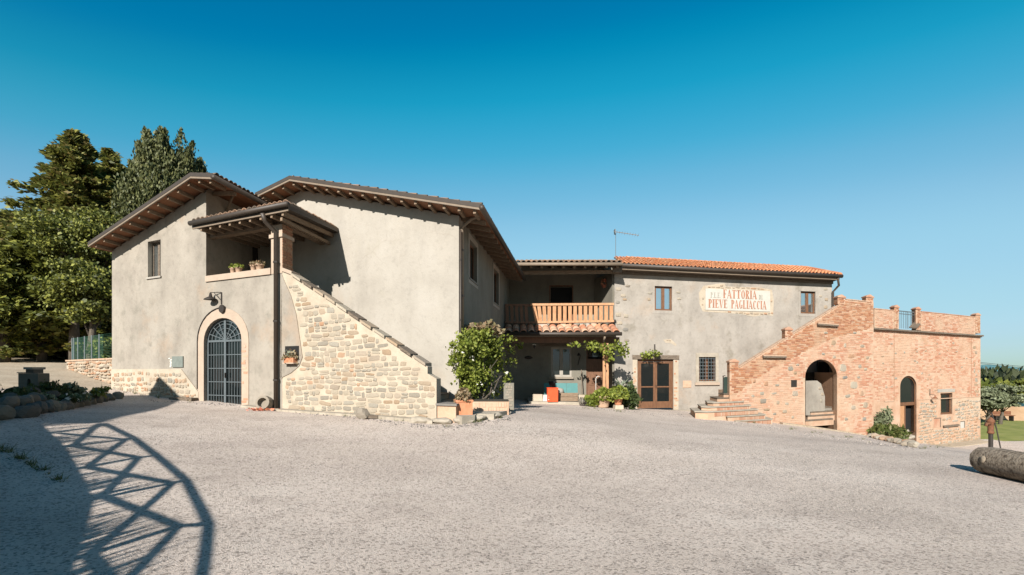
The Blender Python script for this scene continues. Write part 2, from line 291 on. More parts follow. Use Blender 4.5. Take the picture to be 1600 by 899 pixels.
# ------------------------------------------------------------------ terrain
FA = Fr(437, 14.3, -850)                    # left wing's and stair's facade; the main wing is at s = SB behind it
SB = 2.3
FR = Fr(962, 24.0, 4246)                    # right building
FN = Fr(1140, 20.5, 2350)                   # brick annex and its stair
FM = Fr(800, 23.5, 60000)                   # middle part with balcony
ctl = [(175, 607, 17.96), (320, 626, 15.8), (437, 641, 14.3), (560, 649, 13.05), (680, 658, 12.0), (790, 652, 12.6), (820, 631, 22), (905, 633, 22), (990, 640, 23.5), (1090, 644, 22.5),
       (1215, 664, 20.6), (1365, 684, 24.5), (1430, 699, 26), (1532, 689, 30.3), (163, 662, 9.6), (0, 690, 7.5), (0, 650, 9), (100, 640, 12), (190, 628, 15.2), (0, 597, 17), (0, 568, 26), (100, 568, 26),
       (110, 578, 23), (174, 599, 19.8), (0, 562, 45), (150, 562, 45), (1600, 662, 40), (1600, 685, 31), (1590, 716, 15), (760, 600, 35)]
cp = [tuple(P(*c)) for c in ctl]+[(0, 0, 0), (-3, 3, .02), (3, 5, -.05), (0, 8, -.03), (8, 8, -.2), (-2, 11, .3), (4, 14, 0), (8.5, 8.6, -.22), (12, 12, -.45), (-9, -3, .1), (-15, 0, .5), (0, -14, 0), (15, 0, -.4), (20, 15, -1.3), (5, 18, -.1),
      (45, 30, -2.6), (60, 60, -3.2), (45, 5, -1.8), (-40, 10, 2.2), (-40, 40, 3), (0, 60, 1), (30, 60, -2.2), (-60, 60, 3.5), (30, -15, -.8), (-30, -15, .8)]
cp = np.array(cp)
def _k(r2): return np.where(r2 > 1e-9, .5*r2*np.log(np.maximum(r2, 1e-9)), 0)
_n = len(cp); _d = ((cp[:, None, :2]-cp[None, :, :2])**2).sum(-1); _A = np.zeros((_n+3, _n+3)); _A[:_n, :_n] = _k(_d)+np.eye(_n)*.6
_A[:_n, _n] = 1; _A[:_n, _n+1:] = cp[:, :2]; _A[_n, :_n] = 1; _A[_n+1:, :_n] = cp[:, :2].T
_wt = np.linalg.solve(_A, np.concatenate([cp[:, 2], [0, 0, 0]]))
def gza(x, y):
    x = np.asarray(x, float); y = np.asarray(y, float)
    r2 = (x[..., None]-cp[:, 0])**2+(y[..., None]-cp[:, 1])**2
    return (_k(r2)*_wt[:_n]).sum(-1)+_wt[_n]+_wt[_n+1]*x+_wt[_n+2]*y
def gz(x, y): return float(gza(np.array([x]), np.array([y]))[0])
def G(px, py):
    """the ground point seen at a place in the photograph"""
    D = 2.0
    while D < 80:
        p = P(px, py, D)
        if p.z <= gz(p.x, p.y):
            lo, hi = D-.25, D
            for _ in range(12):
                m = (lo+hi)/2; q = P(px, py, m)
                if q.z <= gz(q.x, q.y): hi = m
                else: lo = m
            return P(px, py, hi)
        D += .25
    return P(px, py, 80)
def onground(px, D):
    x = (px-CX)/F*D; return V((x, D, gz(x, D)))
def sheet(name, m, x0, x1, y0, y1, st, off=0, mask=None, rough=0):
    xs = np.arange(x0, x1+st/2, st); ys = np.arange(y0, y1+st/2, st); X, Y = np.meshgrid(xs, ys); Z = gza(X, Y)+off
    if rough: Z = Z+RNG.normal(0, rough, Z.shape)
    nx = len(xs); vs = np.stack([X.ravel(), Y.ravel(), Z.ravel()], 1).tolist(); fs = []
    for j in range(len(ys)-1):
        for i in range(nx-1):
            if mask is None or mask(xs[i]+st/2, ys[j]+st/2): a = j*nx+i; fs.append((a, a+1, a+nx+1, a+nx))
    b = MB(); b.v = vs; b.f = fs
    me = bpy.data.meshes.new(name); me.from_pydata(vs, [], fs); me.shade_smooth(); me.materials.append(m)
    o = bpy.data.objects.new(name, me); COL.objects.link(o); o['kind'] = 'structure'; return o
sheet('gravel_yard', M['gravel'], -60, 62, -16, 62, 1.0)
pathpoly = [(q.x, q.y) for q in (P(-120, 600, 15.5), P(60, 600, 15.5), P(172, 600, 17.8), P(174, 590, 20), P(106, 575, 23.5), P(150, 560, 34), P(-400, 560, 34))]
sheet('sandy_path', M['path'], -60, -10, 12, 36, .4, .006, lambda x, y: inpoly(x, y, pathpoly))
lawnpoly = [(25.5, 31.0), (60, 24), (60, 62), (27, 62)]
sheet('lawn', M['lawn'], 20, 62, 22, 62, .8, .006, lambda x, y: inpoly(x, y, lawnpoly))
b = MB(); b.add([(-6000, 55, -3.6), (6000, 55, -3.6), (6000, 8000, -8), (-6000, 8000, -8)], [(0, 1, 2, 3)]); b.add([(-6000, -4000, -3.6), (6000, -4000, -3.6), (6000, 55, -3.6), (-6000, 55, -3.6)], [(0, 1, 2, 3)])
b.build('far_fields', M['field'], local=True, kind='structure')
b = MB(); hp = []
for k in range(41):
    x = 1500+k*60; hp.append((x, 3000, EYE+26*math.exp(-((x-2760)/190)**2)+8*math.exp(-((x-3200)/700)**2)+3*math.sin(k*.9)))
nh = len(hp); b.add([(x, y, -10) for x, y, z in hp]+hp+[(x+60, y+900, -10) for x, y, z in hp], [(i, i+1, nh+i+1, nh+i) for i in range(nh-1)]+[(nh+i, nh+i+1, 2*nh+i+1, 2*nh+i) for i in range(nh-1)])
b.build('distant_hill', M['hill'], local=True, smooth=True, kind='structure')

# ------------------------------------------------------------------ pieces: stones, bricks, tiles, windows
def stone_mesh(name, m, seed, round_=.5, flatn=7):
    r = random.Random(seed); n = flatn; ring = []
    for k in range(n):
        a = 2*math.pi*k/n+r.uniform(-.22, .22); e = 2/(2+2*(1-round_)*1.6)
        c, s_ = math.cos(a), math.sin(a); x = math.copysign(abs(c)**e, c)*.5*r.uniform(.78, 1.04); z = math.copysign(abs(s_)**e, s_)*.5*r.uniform(.76, 1.04); ring.append((x, z))
    vs = [(x, 0, z) for x, z in ring]+[(x*.96, -.6, z*.96) for x, z in ring]+[(x*.86+r.uniform(-.03, .03), -1-r.uniform(-.15, .15), z*.82) for x, z in ring]
    fs = [(k, (k+1) % n, n+(k+1) % n, n+k) for k in range(n)]+[(n+k, n+(k+1) % n, 2*n+(k+1) % n, 2*n+k) for k in range(n)]+[tuple(2*n+k for k in range(n))]
    me = bpy.data.meshes.new(name); me.from_pydata(vs, [], fs); bm = bmesh.new(); bm.from_mesh(me); bmesh.ops.recalc_face_normals(bm, faces=bm.faces)
    # open back: point the rest outward
    if bm.faces and sum(f.normal.y for f in bm.faces if len(f.verts) == n) > 0: bmesh.ops.reverse_faces(bm, faces=bm.faces)
    bm.to_mesh(me); bm.free(); me.shade_smooth(); me.materials.append(m); return me
ST = {}
def stones_of(key):
    if key not in ST: ST[key] = [stone_mesh('stone', M[key], 10+i, .15+.07*i, 7+i % 4) for i in range(10)]
    return ST[key]
def place_piece(me, name, parent, fr, u, s, z, wu, d, hz, rot=0, flip=1):
    o = bpy.data.objects.new(name, me); COL.objects.link(o); setparent(o, parent)
    R = Matrix(((fr.U.x*wu*flip, -fr.N.x*d, 0, 0), (fr.U.y*wu*flip, -fr.N.y*d, 0, 0), (0, 0, hz, 0), (0, 0, 0, 1)))
    o.matrix_basis = Matrix.Translation(fr.pt(u, s, z)) @ Matrix.Rotation(rot, 4, fr.N) @ R
    return o
def rubble(parent, fr, poly, s, row, wid, key='stone', d=.035, holes=(), gap=.025, keep=1.0, name='stone', seed=1, limit=290, jit=.35, wave=.02, alt=None, altp=.12):
    r = random.Random(seed); us = [p[0] for p in poly]; zs = [p[1] for p in poly]; z = min(zs); put = []
    while z < max(zs):
        h = row*r.uniform(.65, 1.35); u = min(us)-r.uniform(0, wid)
        while u < max(us):
            w_ = wid*r.uniform(.35, 1.0)*r.uniform(.8, 2.1); hh = h*r.uniform(1-jit, 1.0); cu = u+w_/2; cz = z+h/2+r.uniform(-.15, .15)*h
            ok = all(inpoly(a, c, poly) for a, c in ((cu-w_*.42, cz-hh*.35), (cu+w_*.42, cz-hh*.35), (cu-w_*.42, cz+hh*.35), (cu+w_*.42, cz+hh*.35)))
            cz += wave*math.sin(cu*2.3+z*3)
            if ok and not any(inpoly(a, c, hl) for hl in holes for a in (cu-w_/2, cu, cu+w_/2) for c in (cz-hh/2, cz, cz+hh/2)) and r.random() < keep:
                kk = alt if alt and r.random() < altp else key
                if r.random() < .14 and hh > .12:
                    for e in (-1, 1): put.append((cu, cz+e*hh*.25, (w_-gap)*r.uniform(.85, 1), hh*.5-gap*.8, kk))
                else: put.append((cu, cz, w_-gap, hh-gap*.8, kk))
            u += w_
        z += h
    put.sort(key=lambda q: -q[2]*q[3]); b = {}
    for i, (cu, cz, w_, hh, kk) in enumerate(put):
        me = r.choice(stones_of(kk)); rot, fl, dd = r.uniform(-.11, .11), r.choice((-1, 1)), d*r.uniform(.5, 1.3)
        if i < limit: place_piece(me, name, parent, fr, cu, s, cz, w_, dd, hh, rot, fl)
        else:
            m_ = b.setdefault(kk, MB()); O_ = fr.pt(cu, s, cz); c_, s_ = math.cos(rot), math.sin(rot)
            m_.add([O_+fr.U*(v.co.x*w_*fl*c_-v.co.z*hh*s_)-fr.N*(v.co.y*dd)*1+V((0, 0, v.co.x*w_*fl*s_+v.co.z*hh*c_)) for v in me.vertices], [tuple(p.vertices) for p in me.polygons])
    for kk, m_ in b.items(): m_.build('small_stones', M[kk], parent, rec=False, smooth=True, kind='stuff')
def rubble2(parent, fr, poly, s, sizes, key='stone', d=.03, holes=(), gap=.02, seed=1, name='stone', alt=None):
    r = random.Random(seed); us = [p[0] for p in poly]; zs = [p[1] for p in poly]; put = []
    for n, w0, w1, h0, h1 in sizes:
        k = t_ = 0
        while k < n and t_ < n*60:
            t_ += 1; w_ = r.uniform(w0, w1); h = min(r.uniform(h0, h1), w_); u = r.uniform(min(us), max(us)); z = r.uniform(min(zs), max(zs)); z = z*.5+.5*round(z/.085)*.085
            if not all(inpoly(a, c, poly) for a, c in ((u-w_/2, z-h*.4), (u+w_/2, z-h*.4), (u-w_/2, z+h*.4), (u+w_/2, z+h*.4))): continue
            if any(abs(u-a)*2 < w_+b_+gap*2 and abs(z-c)*2 < h+e+gap*2 for a, c, b_, e in put): continue
            if any(inpoly(a, c, hl) for hl in holes for a in (u-w_/2, u, u+w_/2) for c in (z-h/2, z, z+h/2)): continue
            put.append((u, z, w_, h)); k += 1; q = alt if alt and r.random() < .3 else key
            place_piece(r.choice(stones_of(q)), name, parent, fr, u, s, z, w_*1.04, d*r.uniform(.4, 1.3), h*1.06, r.uniform(-.12, .12), r.choice((-1, 1)))
def bricks(fr, poly, s, holes=(), course=.075, length=.27, joint=.014, proud=.012, skip=.06, seed=1, upright=False, lim=None, b=None):
    """all courses as real blocks in one mesh"""
    r = random.Random(seed); b = b or MB(); us = [p[0] for p in poly]; zs = [p[1] for p in poly]; z = min(zs)+joint; k = 0
    while z < max(zs):
        u = min(us)-(length/2 if k % 2 else 0)-r.uniform(0, .04)
        while u < max(us):
            L = length*r.choice((1, 1, .5, .92)); c0 = u+joint; c1 = u+L; zz1 = z+course-joint; cm = (c0+c1)/2; zm = (z+zz1)/2
            if inpoly(c0, zm, poly) and inpoly(c1, zm, poly) and inpoly(cm, zz1, poly) and inpoly(cm, z, poly) and not any(inpoly(a, zm, h) for h in holes for a in (c0, cm, c1)) and r.random() > skip:
                p = proud*r.uniform(-.1, 1.3); j = [r.uniform(-.003, .003) for _ in range(4)]
                q = [fr.pt(c0, s, z+j[0]), fr.pt(c1, s, z+j[1]), fr.pt(c1, s, zz1+j[2]), fr.pt(c0, s, zz1+j[3])]; o = fr.N*(p+.004); q0 = [x-fr.N*.02 for x in q]; q1 = [x+o for x in q]
                b.add(q0+q1, [(4, 5, 6, 7), (0, 1, 5, 4), (1, 2, 6, 5), (2, 3, 7, 6), (3, 0, 4, 7)])
            u += L
        z += course; k += 1
    return b
def tile_mesh():
    b = MB(); n = 6; L = 1.0; vs = []
    for y, r0 in ((0, .5), (1, .42)):
        for rr in (r0, r0*.82):
            vs += [(math.cos(math.pi*k/n)*rr, y, math.sin(math.pi*k/n)*rr) for k in range(n+1)]
    m_ = n+1; fs = []
    for k in range(n):
        fs += [(k, k+1, 2*m_+k+1, 2*m_+k), (m_+k, 3*m_+k, 3*m_+k+1, m_+k+1), (k, m_+k, m_+k+1, k+1), (2*m_+k, 2*m_+k+1, 3*m_+k+1, 3*m_+k)]
    return vs, fs
def roof_tiles(name, m, parent, O, A, Bv, pitch=.2, course=.36, separate=False, overlap=.06, trim=None, seed=3):
    """barrel tiles over the parallelogram O + a*A + b*B, A along the eave, B up the slope"""
    O = V(O); A = V(A); Bv = V(Bv); n = max(1, round(A.length/pitch)); k = max(1, round(Bv.length/course)); a = A/n; bb = Bv/k; N_ = A.cross(Bv).normalized()
    if N_.z < 0: N_ = -N_
    vs, fs = tile_mesh(); r = random.Random(seed); mb = MB(); ax = A.normalized(); by = Bv.normalized(); me = None
    if separate:
        me = bpy.data.meshes.new('roof_tile'); me.from_pydata(vs, [], fs); me.shade_smooth(); me.materials.append(m)
    for i in range(n):
        for j in range(k):
            c = O+a*(i+.5)+bb*j
            if trim and not trim((i+.5)/n, (j+.5)/k): continue
            L = bb.length+overlap; w_ = a.length*.92*r.uniform(.95, 1.03); tilt = N_*(.02*(j+1)*0+r.uniform(0, .012)); ja = ax*r.uniform(-.008, .008); jb = by*r.uniform(-.012, .012)
            if separate:
                o = bpy.data.objects.new('roof_tile', me); COL.objects.link(o); setparent(o, parent)
                Mx = Matrix(((ax.x*w_, by.x*L, N_.x*w_*.75, 0), (ax.y*w_, by.y*L, N_.y*w_*.75, 0), (ax.z*w_, by.z*L, N_.z*w_*.75, 0), (0, 0, 0, 1)))
                o.matrix_basis = Matrix.Translation(c+tilt+ja+jb) @ Mx
            else: mb.add([c+tilt+ja+jb+ax*x*w_+by*y*L+N_*(z*w_*.75+(1-y)*.025) for x, y, z in vs], fs)
    # the tray tiles below
    base = MB(); base.hexa([O-N_*.05, O+A-N_*.05, O+A+Bv-N_*.05, O+Bv-N_*.05, O+N_*.01, O+A+N_*.01, O+A+Bv+N_*.01, O+Bv+N_*.01])
    if not separate: mb.v, mb.f = mb.v, mb.f; o = mb.build(name, m, parent, rec=False, kind='stuff'); o.data.shade_smooth()
    base.build('roof_deck', M['tileold'], parent)
def window(parent, fr, u0, u1, z0, z1, s, wood='wood', glass='glass', leaves=2, recess=.14, bar=.055, sill=None, name='window', depth=.06):
    f = MB(); a = s+recess; h = bar
    f.fbox(fr, u0, u1, a, a+depth, z0, z0+h).fbox(fr, u0, u1, a, a+depth, z1-h, z1).fbox(fr, u0, u0+h, a, a+depth, z0+h, z1-h).fbox(fr, u1-h, u1, a, a+depth, z0+h, z1-h)
    for k in range(1, leaves):
        m_ = u0+(u1-u0)*k/leaves; f.fbox(fr, m_-h*.9, m_+h*.9, a-.012, a+depth-.004, z0+h, z1-h)
    o = f.build(name, M[wood], parent)
    for k in range(leaves):
        p0 = u0+(u1-u0)*k/leaves+(h if k == 0 else h*.9); p1 = u0+(u1-u0)*(k+1)/leaves-(h if k == leaves-1 else h*.9)
        MB().fbox(fr, p0, p1, a+.025, a+.035, z0+h, z1-h).build('pane', M[glass], o)
    if sill: MB().fbox(fr, u0-.05, u1+.05, s-.05, a, z0-.06, z0-.003).build('sill', M[sill], o)
    return o

# ------------------------------------------------------------------ roofs with eaves
def gable_roof(parent, fr, prof, s0, s1, wall_s, wall_u, nraf, side_n=0, thick=.14, m_edge='darkedge'):
    """prof: (u,z) left eave, ridge, right eave, top line at the verge"""
    rf = MB()
    for (a, za), (c, zc) in zip(prof, prof[1:]): rf.fbox(fr, a, c, s0, s1, za-thick, za-.03, zc-thick, zc-.03)
    roof = rf.build('roof', M[m_edge], parent)
    t = MB()
    for (a, za), (c, zc) in zip(prof, prof[1:]): t.fbox(fr, a, c, s0+.01, s0+.06, za-thick-.055, za-thick-.002, zc-thick-.055, zc-thick-.002)
    t.build('verge_trim', M['trim'], roof)
    t = MB()
    for (a, za), (c, zc) in zip(prof, prof[1:]): t.fbox(fr, a, c, s0+.063, s1-.02, za-thick-.04, za-thick-.003, zc-thick-.04, zc-thick-.003)
    t.build('soffit', M['soffit'], roof)
    # tiles
    for i, ((a, za), (c, zc)) in enumerate(zip(prof, prof[1:])):
        if i == 0: O = fr.pt(a, s0+.1, za-.045); A = fr.S*(s1-s0-.1); Bv = fr.pt(c, s0, zc)-fr.pt(a, s0, za)
        else: O = fr.pt(c, s0+.1, zc-.045); A = fr.S*(s1-s0-.1); Bv = fr.pt(a, s0, za)-fr.pt(c, s0, zc)
        roof_tiles('roof_tiles', M['tileold'], roof, O, A, Bv, seed=i)
    # purlin ends under the verge
    ua, ub = prof[0][0], prof[-1][0]
    for k in range(nraf):
        u = ua+(ub-ua)*(k+.6)/nraf; z = interp(u, prof)-thick-.043
        r_ = MB(); r_.fbox(fr, u-.042, u+.042, s0+.12, wall_s-.002, z-.10, z); r_.build('rafter', M['rafter'], parent)
    g = MB(); (uc, zc) = prof[-1]; g.tube([fr.pt(uc+.05, s0-.02, zc-.14), fr.pt(uc+.05, s1, zc-.14)], .075, 10); g.build('gutter', M['darkedge'], parent, smooth=True)
    for k in range(side_n):
        s = wall_s+.3+(s1-wall_s-.6)*k/max(1, side_n-1); za = interp(wall_u, prof)-thick-.043; zb = zc-thick-.043
        r_ = MB(); r_.fbox(fr, wall_u+.002, uc-.05, s-.05, s+.05, za-.12, za, zb-.12, zb); r_.build('rafter', M['rafter'], parent)
    return roof

# ================================================================== LEFT WING with loggia
A = thing('left_wing', 'left wing of the farmhouse, grey-beige plaster with arched steel door and roofed loggia', 'house', FA.pt(-4, 0, -.3))
profA = [FA.uz(137, 377, -.75), FA.uz(297, 268, -.75), FA.uz(331, 269, -.75)]
uL = FA.u(175); uC = FA.u(322); uP0, uP1 = FA.u(424), FA.u(441); THK = .2+.04
zr = lambda u: interp(u, profA)-THK
sill = FA.uz(322, 431); sill2 = FA.uz(424, 420.5); zs = (sill[1]+sill2[1])/2
du0, du1 = FA.u(319), FA.u(378); dz0 = FA.uz(348, 640)[1]; dzs = FA.uz(348, 533)[1]; dzt = FA.uz(349, 497)[1]
winA = (FA.u(231), FA.u(251), FA.uz(231, 434)[1], FA.uz(231, 378)[1])
ue0, ue1, ez0, ez1 = FA.u(270), FA.u(287), FA.uz(278, 574)[1], FA.uz(278, 557)[1]
niche = (FA.u(446), FA.u(468), FA.uz(457, 562)[1], FA.uz(457, 541)[1])
wall = MB(); wall.slab(FA, [(uL, -2), (uP1, -2), (uP1, zs-.18), (uC, zs-.18), (uC, zr(uC)), (profA[1][0], zr(profA[1][0])), (uL, zr(uL))], 0, .45,
                       [arch(du0, du1, dz0-1, dzs, dzt), rect(*winA)])
wallA = wall.build('wall', M['plasterA'], A)
MB().slab(FA, [(uL+.01, -2), (uL+.01, 4), (uL+.02, 4), (uL+.02, -2)], .46, .5).build('wall', M['plasterA'], A)
# side wall above the loggia and back walls
sd_ = MB(); sd_.fbox(FA, uC-.4, uC, .452, SB+6.5, -1, zr(uC)-.01); sd_.build('side_wall', M['plasterA'], A)
MB().fbox(FA, uL, uL+.4, .51, SB+6.5, -1, zr(uL)-.02).build('side_wall', M['plasterA'], A)
gable_roof(A, FA, profA, -.75, SB+6.8, 0, (uL, uC)[1], 13, 5)
window(A, FA, *winA, 0, 'timber', 'glasssky', 2, .2, .06, 'plasterB')
# sill of the loggia, pillar, floor
MB().fbox(FA, uC+.004, uP0-.003, -.05, .47, zs-.177, zs+.0).build('parapet_cap', M['pinkplaster'], A)
ztop = FA.uz(432, 352)[1]
pl = MB(); pl.fbox(FA, uP0, uP1+.006, -.012, .5, zs-.17, ztop); pil = pl.build('pillar', M['pinkplaster'], A)
MB().fbox(FA, uP0-.05, uP1+.05, -.06, .55, ztop-.36, ztop-.26).build('pillar_band', M['pinkplaster'], pil)
# pillar's brick side, courses as blocks
FPs = Fr(441, 14.3, 905); b = MB(); r = random.Random(2); z = zs-.1; k = 0; u = uP1+.006
while z < ztop-.02:
    s = -.01-(.06 if k % 2 else 0)
    while s < .48:
        e = min(.5, s+.24); a = max(s, -.012)
        if e-a > .04: b.fbox(FA, u-.01, u+.012+r.uniform(0, .012), a+.007, e-.006, z+.006, z+.066)
        s += .24
    z += .072; k += 1
b.build('brickwork', M['brickshade'], pil, kind='stuff')
floor_z = zs-.95
MB().fbox(FA, uC+.002, uP1-.01, .46, SB-.01, floor_z-.2, floor_z).build('loggia_floor', M['concrete'], A)
# loggia roof
lz0 = FA.uz(450, 314.5, -.55)[1]; lu0 = FA.uz(300, 350, -.55)[0]; lu1 = FA.uz(450, 315, -.55)[0]; lz1 = lz0+.07
def zl(s): return lz0+(lz1-lz0)*(s+.55)/(SB+.55)
lr = MB(); lr.hexa([FA.pt(lu0, -.55, lz0-.2), FA.pt(lu1, -.55, lz0-.2), FA.pt(lu1, SB-.004, lz1-.13), FA.pt(lu0, SB-.004, lz1-.13), FA.pt(lu0, -.55, lz0-.04), FA.pt(lu1, -.55, lz0-.04), FA.pt(lu1, SB-.004, lz1), FA.pt(lu0, SB-.004, lz1)])
lroof = lr.build('loggia_roof', M['darkedge'], A)
roof_tiles('roof_tiles', M['tileold'], lroof, FA.pt(lu0, -.56, lz0-.04), FA.U*(lu1-lu0), FA.S*(SB+.5)+V((0, 0, .1)), seed=4)
g = MB(); g.tube([FA.pt(lu0-.02, -.62, lz0-.1), FA.pt(lu1+.05, -.62, lz0-.1)], .07, 10); g.build('gutter', M['darkedge'], lroof, smooth=True)
MB().fbox(FA, lu0, lu1, -.545, -.5, lz0-.25, lz0-.203).build('eave_trim', M['trim'], lroof)
for k in range(9):
    u = lu0+.35+(lu1-lu0-.6)*k/8; MB().hexa([FA.pt(u-.04, -.49, lz0-.33), FA.pt(u+.04, -.49, lz0-.33), FA.pt(u+.04, SB-.01, lz1-.26), FA.pt(u-.04, SB-.01, lz1-.26), FA.pt(u-.04, -.49, lz0-.21), FA.pt(u+.04, -.49, lz0-.21), FA.pt(u+.04, SB-.01, lz1-.14), FA.pt(u-.04, SB-.01, lz1-.14)]).build('rafter', M['rafter'], lroof)
MB().fbox(FA, uC+.003, uP1+.1, .1, .32, ztop+.003, ztop+.17).build('beam', M['rafter'], A)
MB().fbox(FA, uP1-.12, uP1+.08, .33, SB-.01, ztop-.02, ztop+.15).build('beam', M['rafter'], A)
MB().fbox(FA, uP1+.25, uP1+.33, -.4, SB-.01, lz0-.42, lz0-.335).build('beam', M['rafter'], A)
# loggia back door and its dim things
MB().fbox(FA, FA.u(391, SB), FA.u(403, SB), SB-.05, SB-.006, floor_z+.01, FA.uz(395, 368, SB)[1]).build('door', M['interior'], A)
# downpipes
def pipe(parent, pts, r=.05, m='darkedge', n=8, bands=3):
    o = MB().tube(pts, r, n).build('downpipe', M[m], parent, smooth=True)
    a, c = V(pts[-2]), V(pts[-1])
    for k in range(bands):
        p = a.lerp(c, (k+.5)/bands); MB().tube([p-V((0, 0, .025)), p+V((0, 0, .025))], r*1.25, n).build('pipe_bracket', M['iron'], o)
    return o
q = FA.uz(435, 630)
pipe(A, [FA.pt(q[0]-.12, -.6, lz0-.2), FA.pt(q[0]-.1, -.5, lz0-.4), FA.pt(q[0], -.12, lz0-.62), FA.pt(q[0], -.12, gz(*FA.pt(q[0], -.12, 0).xy)+.02)], .062)
ud = FA.u(328, .9); pipe(A, [FA.pt(uC+.5, .75, zr(uC)+.05), FA.pt(uC+.08, .9, zr(uC)-.3), FA.pt(uC+.08, .9, lz0+.05)], .045, 'trim', bands=1)
# arched steel door
f0 = .12
door = MB().slab(FA, arch(du0, du1, dz0, dzs, dzt), f0, f0+.06, [arch(du0+.075, du1-.075, dz0+.06, dzs, dzt-.085)]).build('arched_door', M['steel'], A)
tag(door, 'grey-green steel door with a fan of bars in its arch')
mu = (du0+du1)/2; gl = MB().slab(FA, arch(du0+.07, du1-.07, dz0+.05, dzs, dzt-.08), f0+.04, f0+.05).build('pane', M['glass'], door)
MB().fbox(FA, mu-.045, mu+.045, f0-.02, f0+.03, dz0+.062, dzt-.05).build('door_stile', M['steel'], door)
MB().fbox(FA, du0+.076, du1-.076, f0-.015, f0+.03, dzs-.02, dzs+.04).build('door_rail', M['steel'], door)
for k in range(1, 5): MB().fbox(FA, du0+.076, du1-.076, f0-.004, f0+.028, dz0+(dzs-dz0)*k/5-.012, dz0+(dzs-dz0)*k/5+.012).build('door_rail', M['steel'], door)
for h0, h1 in ((du0+.075, mu-.045), (mu+.045, du1-.075)):
    for k in range(1, 6): uu = h0+(h1-h0)*k/6; MB().fbox(FA, uu-.009, uu+.009, f0+.002, f0+.02, dz0+.062, dzs-.021).build('bar', M['steel'], door)
ra, rb = (du1-du0)/2-.08, dzt-dzs-.09
for k in range(1, 8):
    a = math.pi*k/8
    if k == 4: continue
    MB().beam(FA.pt(mu+.05*math.cos(a), f0+.012, dzs+.05), FA.pt(mu+ra*math.cos(a), f0+.012, dzs+rb*math.sin(a)), .02, .02).build('fan_bar', M['steel'], door)
for q_ in (.35, .58, .8): MB().tube([FA.pt(mu+ra*q_*math.cos(math.pi*k/16), f0+.01, dzs+.04+rb*q_*math.sin(math.pi*k/16)) for k in range(17)], .011, 6).build('fan_hoop', M['steel'], door)
MB().fbox(FA, mu+.02, mu+.05, f0-.06, f0-.02, dz0+.95, dz0+1.1).build('handle', M['iron'], door)
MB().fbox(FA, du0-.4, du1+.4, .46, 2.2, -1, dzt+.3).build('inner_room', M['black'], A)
so0, so1 = FA.u(310), FA.u(389); szt = FA.uz(349, 482)[1]
sur = MB().slab(FA, arch(so0, so1, dz0-.6, dzs, szt), -.02, -.002, [arch(du0, du1, dz0-.59, dzs, dzt)]).build('door_surround', M['pinkplaster'], A)
b = bricks(FA, rect(du1+.01, so1-.02, dz0-.2, dzs-.1), -.02, course=.07, length=.2, proud=.008, skip=.35, seed=4); b.build('brickwork', M['brickN'], sur, kind='stuff')
# cable round the arch, roundel, lamp bracket
cb = [FA.pt(so0-.02, -.03, FA.uz(311, 608)[1]), FA.pt(so0-.02, -.03, dzs)]+[FA.pt((so0+so1)/2-((so1-so0)/2+.02)*math.cos(math.pi*k/24), -.03, dzs+(szt-dzs+.03)*math.sin(math.pi*k/24)) for k in range(1, 12)]
MB().tube(cb, .016, 6).build('cable', M['iron'], A, smooth=True)
p = FA.w(348, 483, -.04); b = MB(); b.tube([p, p+FA.N*.05], .12, 14); b.build('lamp_junction', M['iron'], A)
lp = FA.w(346, 476, -.02); lt = FA.w(346, 457, -.02); le = lt+FA.N*.12-FA.U*.33
lamp = MB().tube([lp, lt], .018, 6).tube([lt, le], .012, 6).tube([lp.lerp(lt, .3), lt.lerp(le, .7)], .009, 6).build('wall_lamp', M['iron'], A)
MB().lathe(le-V((0, 0, .22)), [(.19, 0), (.17, .03), (.05, .10), (.03, .2), (.01, .22)], 14).build('lamp_shade', M['iron'], lamp, smooth=True)
# meter box
MB().fbox(FA, ue0, ue1, -.04, .0-.003, ez0, ez1).build('meter_box', flat('box_grey_green', (.20, .22, .19)), A)
r = random.Random(5)
for k in range(7): uu = ue0-.22+r.uniform(0, .1); zz = ez0+.045*k; MB().fbox(FA, uu, uu+.1, -.015, -.003, zz, zz+.03).build('patch', M['white'], A)
# stone base band
zb = FA.uz(230, 577)[1]
sb = [(uL, -2), (uL, zb), (FA.u(284), zb), (FA.u(311), FA.uz(311, 613)[1]), (FA.u(311), -2)]
sbo = MB().slab(FA, sb, -.03, -.003).build('stone_base', M['mortar'], A)
rubble(sbo, FA, [(uL+.02, -.1), (uL+.02, zb-.03), (FA.u(283), zb-.03), (FA.u(307), FA.uz(307, 610)[1]), (FA.u(307), -.1)], -.03, .15, .17, 'stonepink', .022, (), .02, .92, seed=3, limit=200, jit=.2, wave=.03, alt='stone', altp=.5)
MB().fbox(FA, FA.u(276), FA.u(311), -.32, -.05, gz(*FA.w(290, 620).xy)-.05, gz(*FA.w(290, 620).xy)+.07).build('timber_step', M['timber'], A)
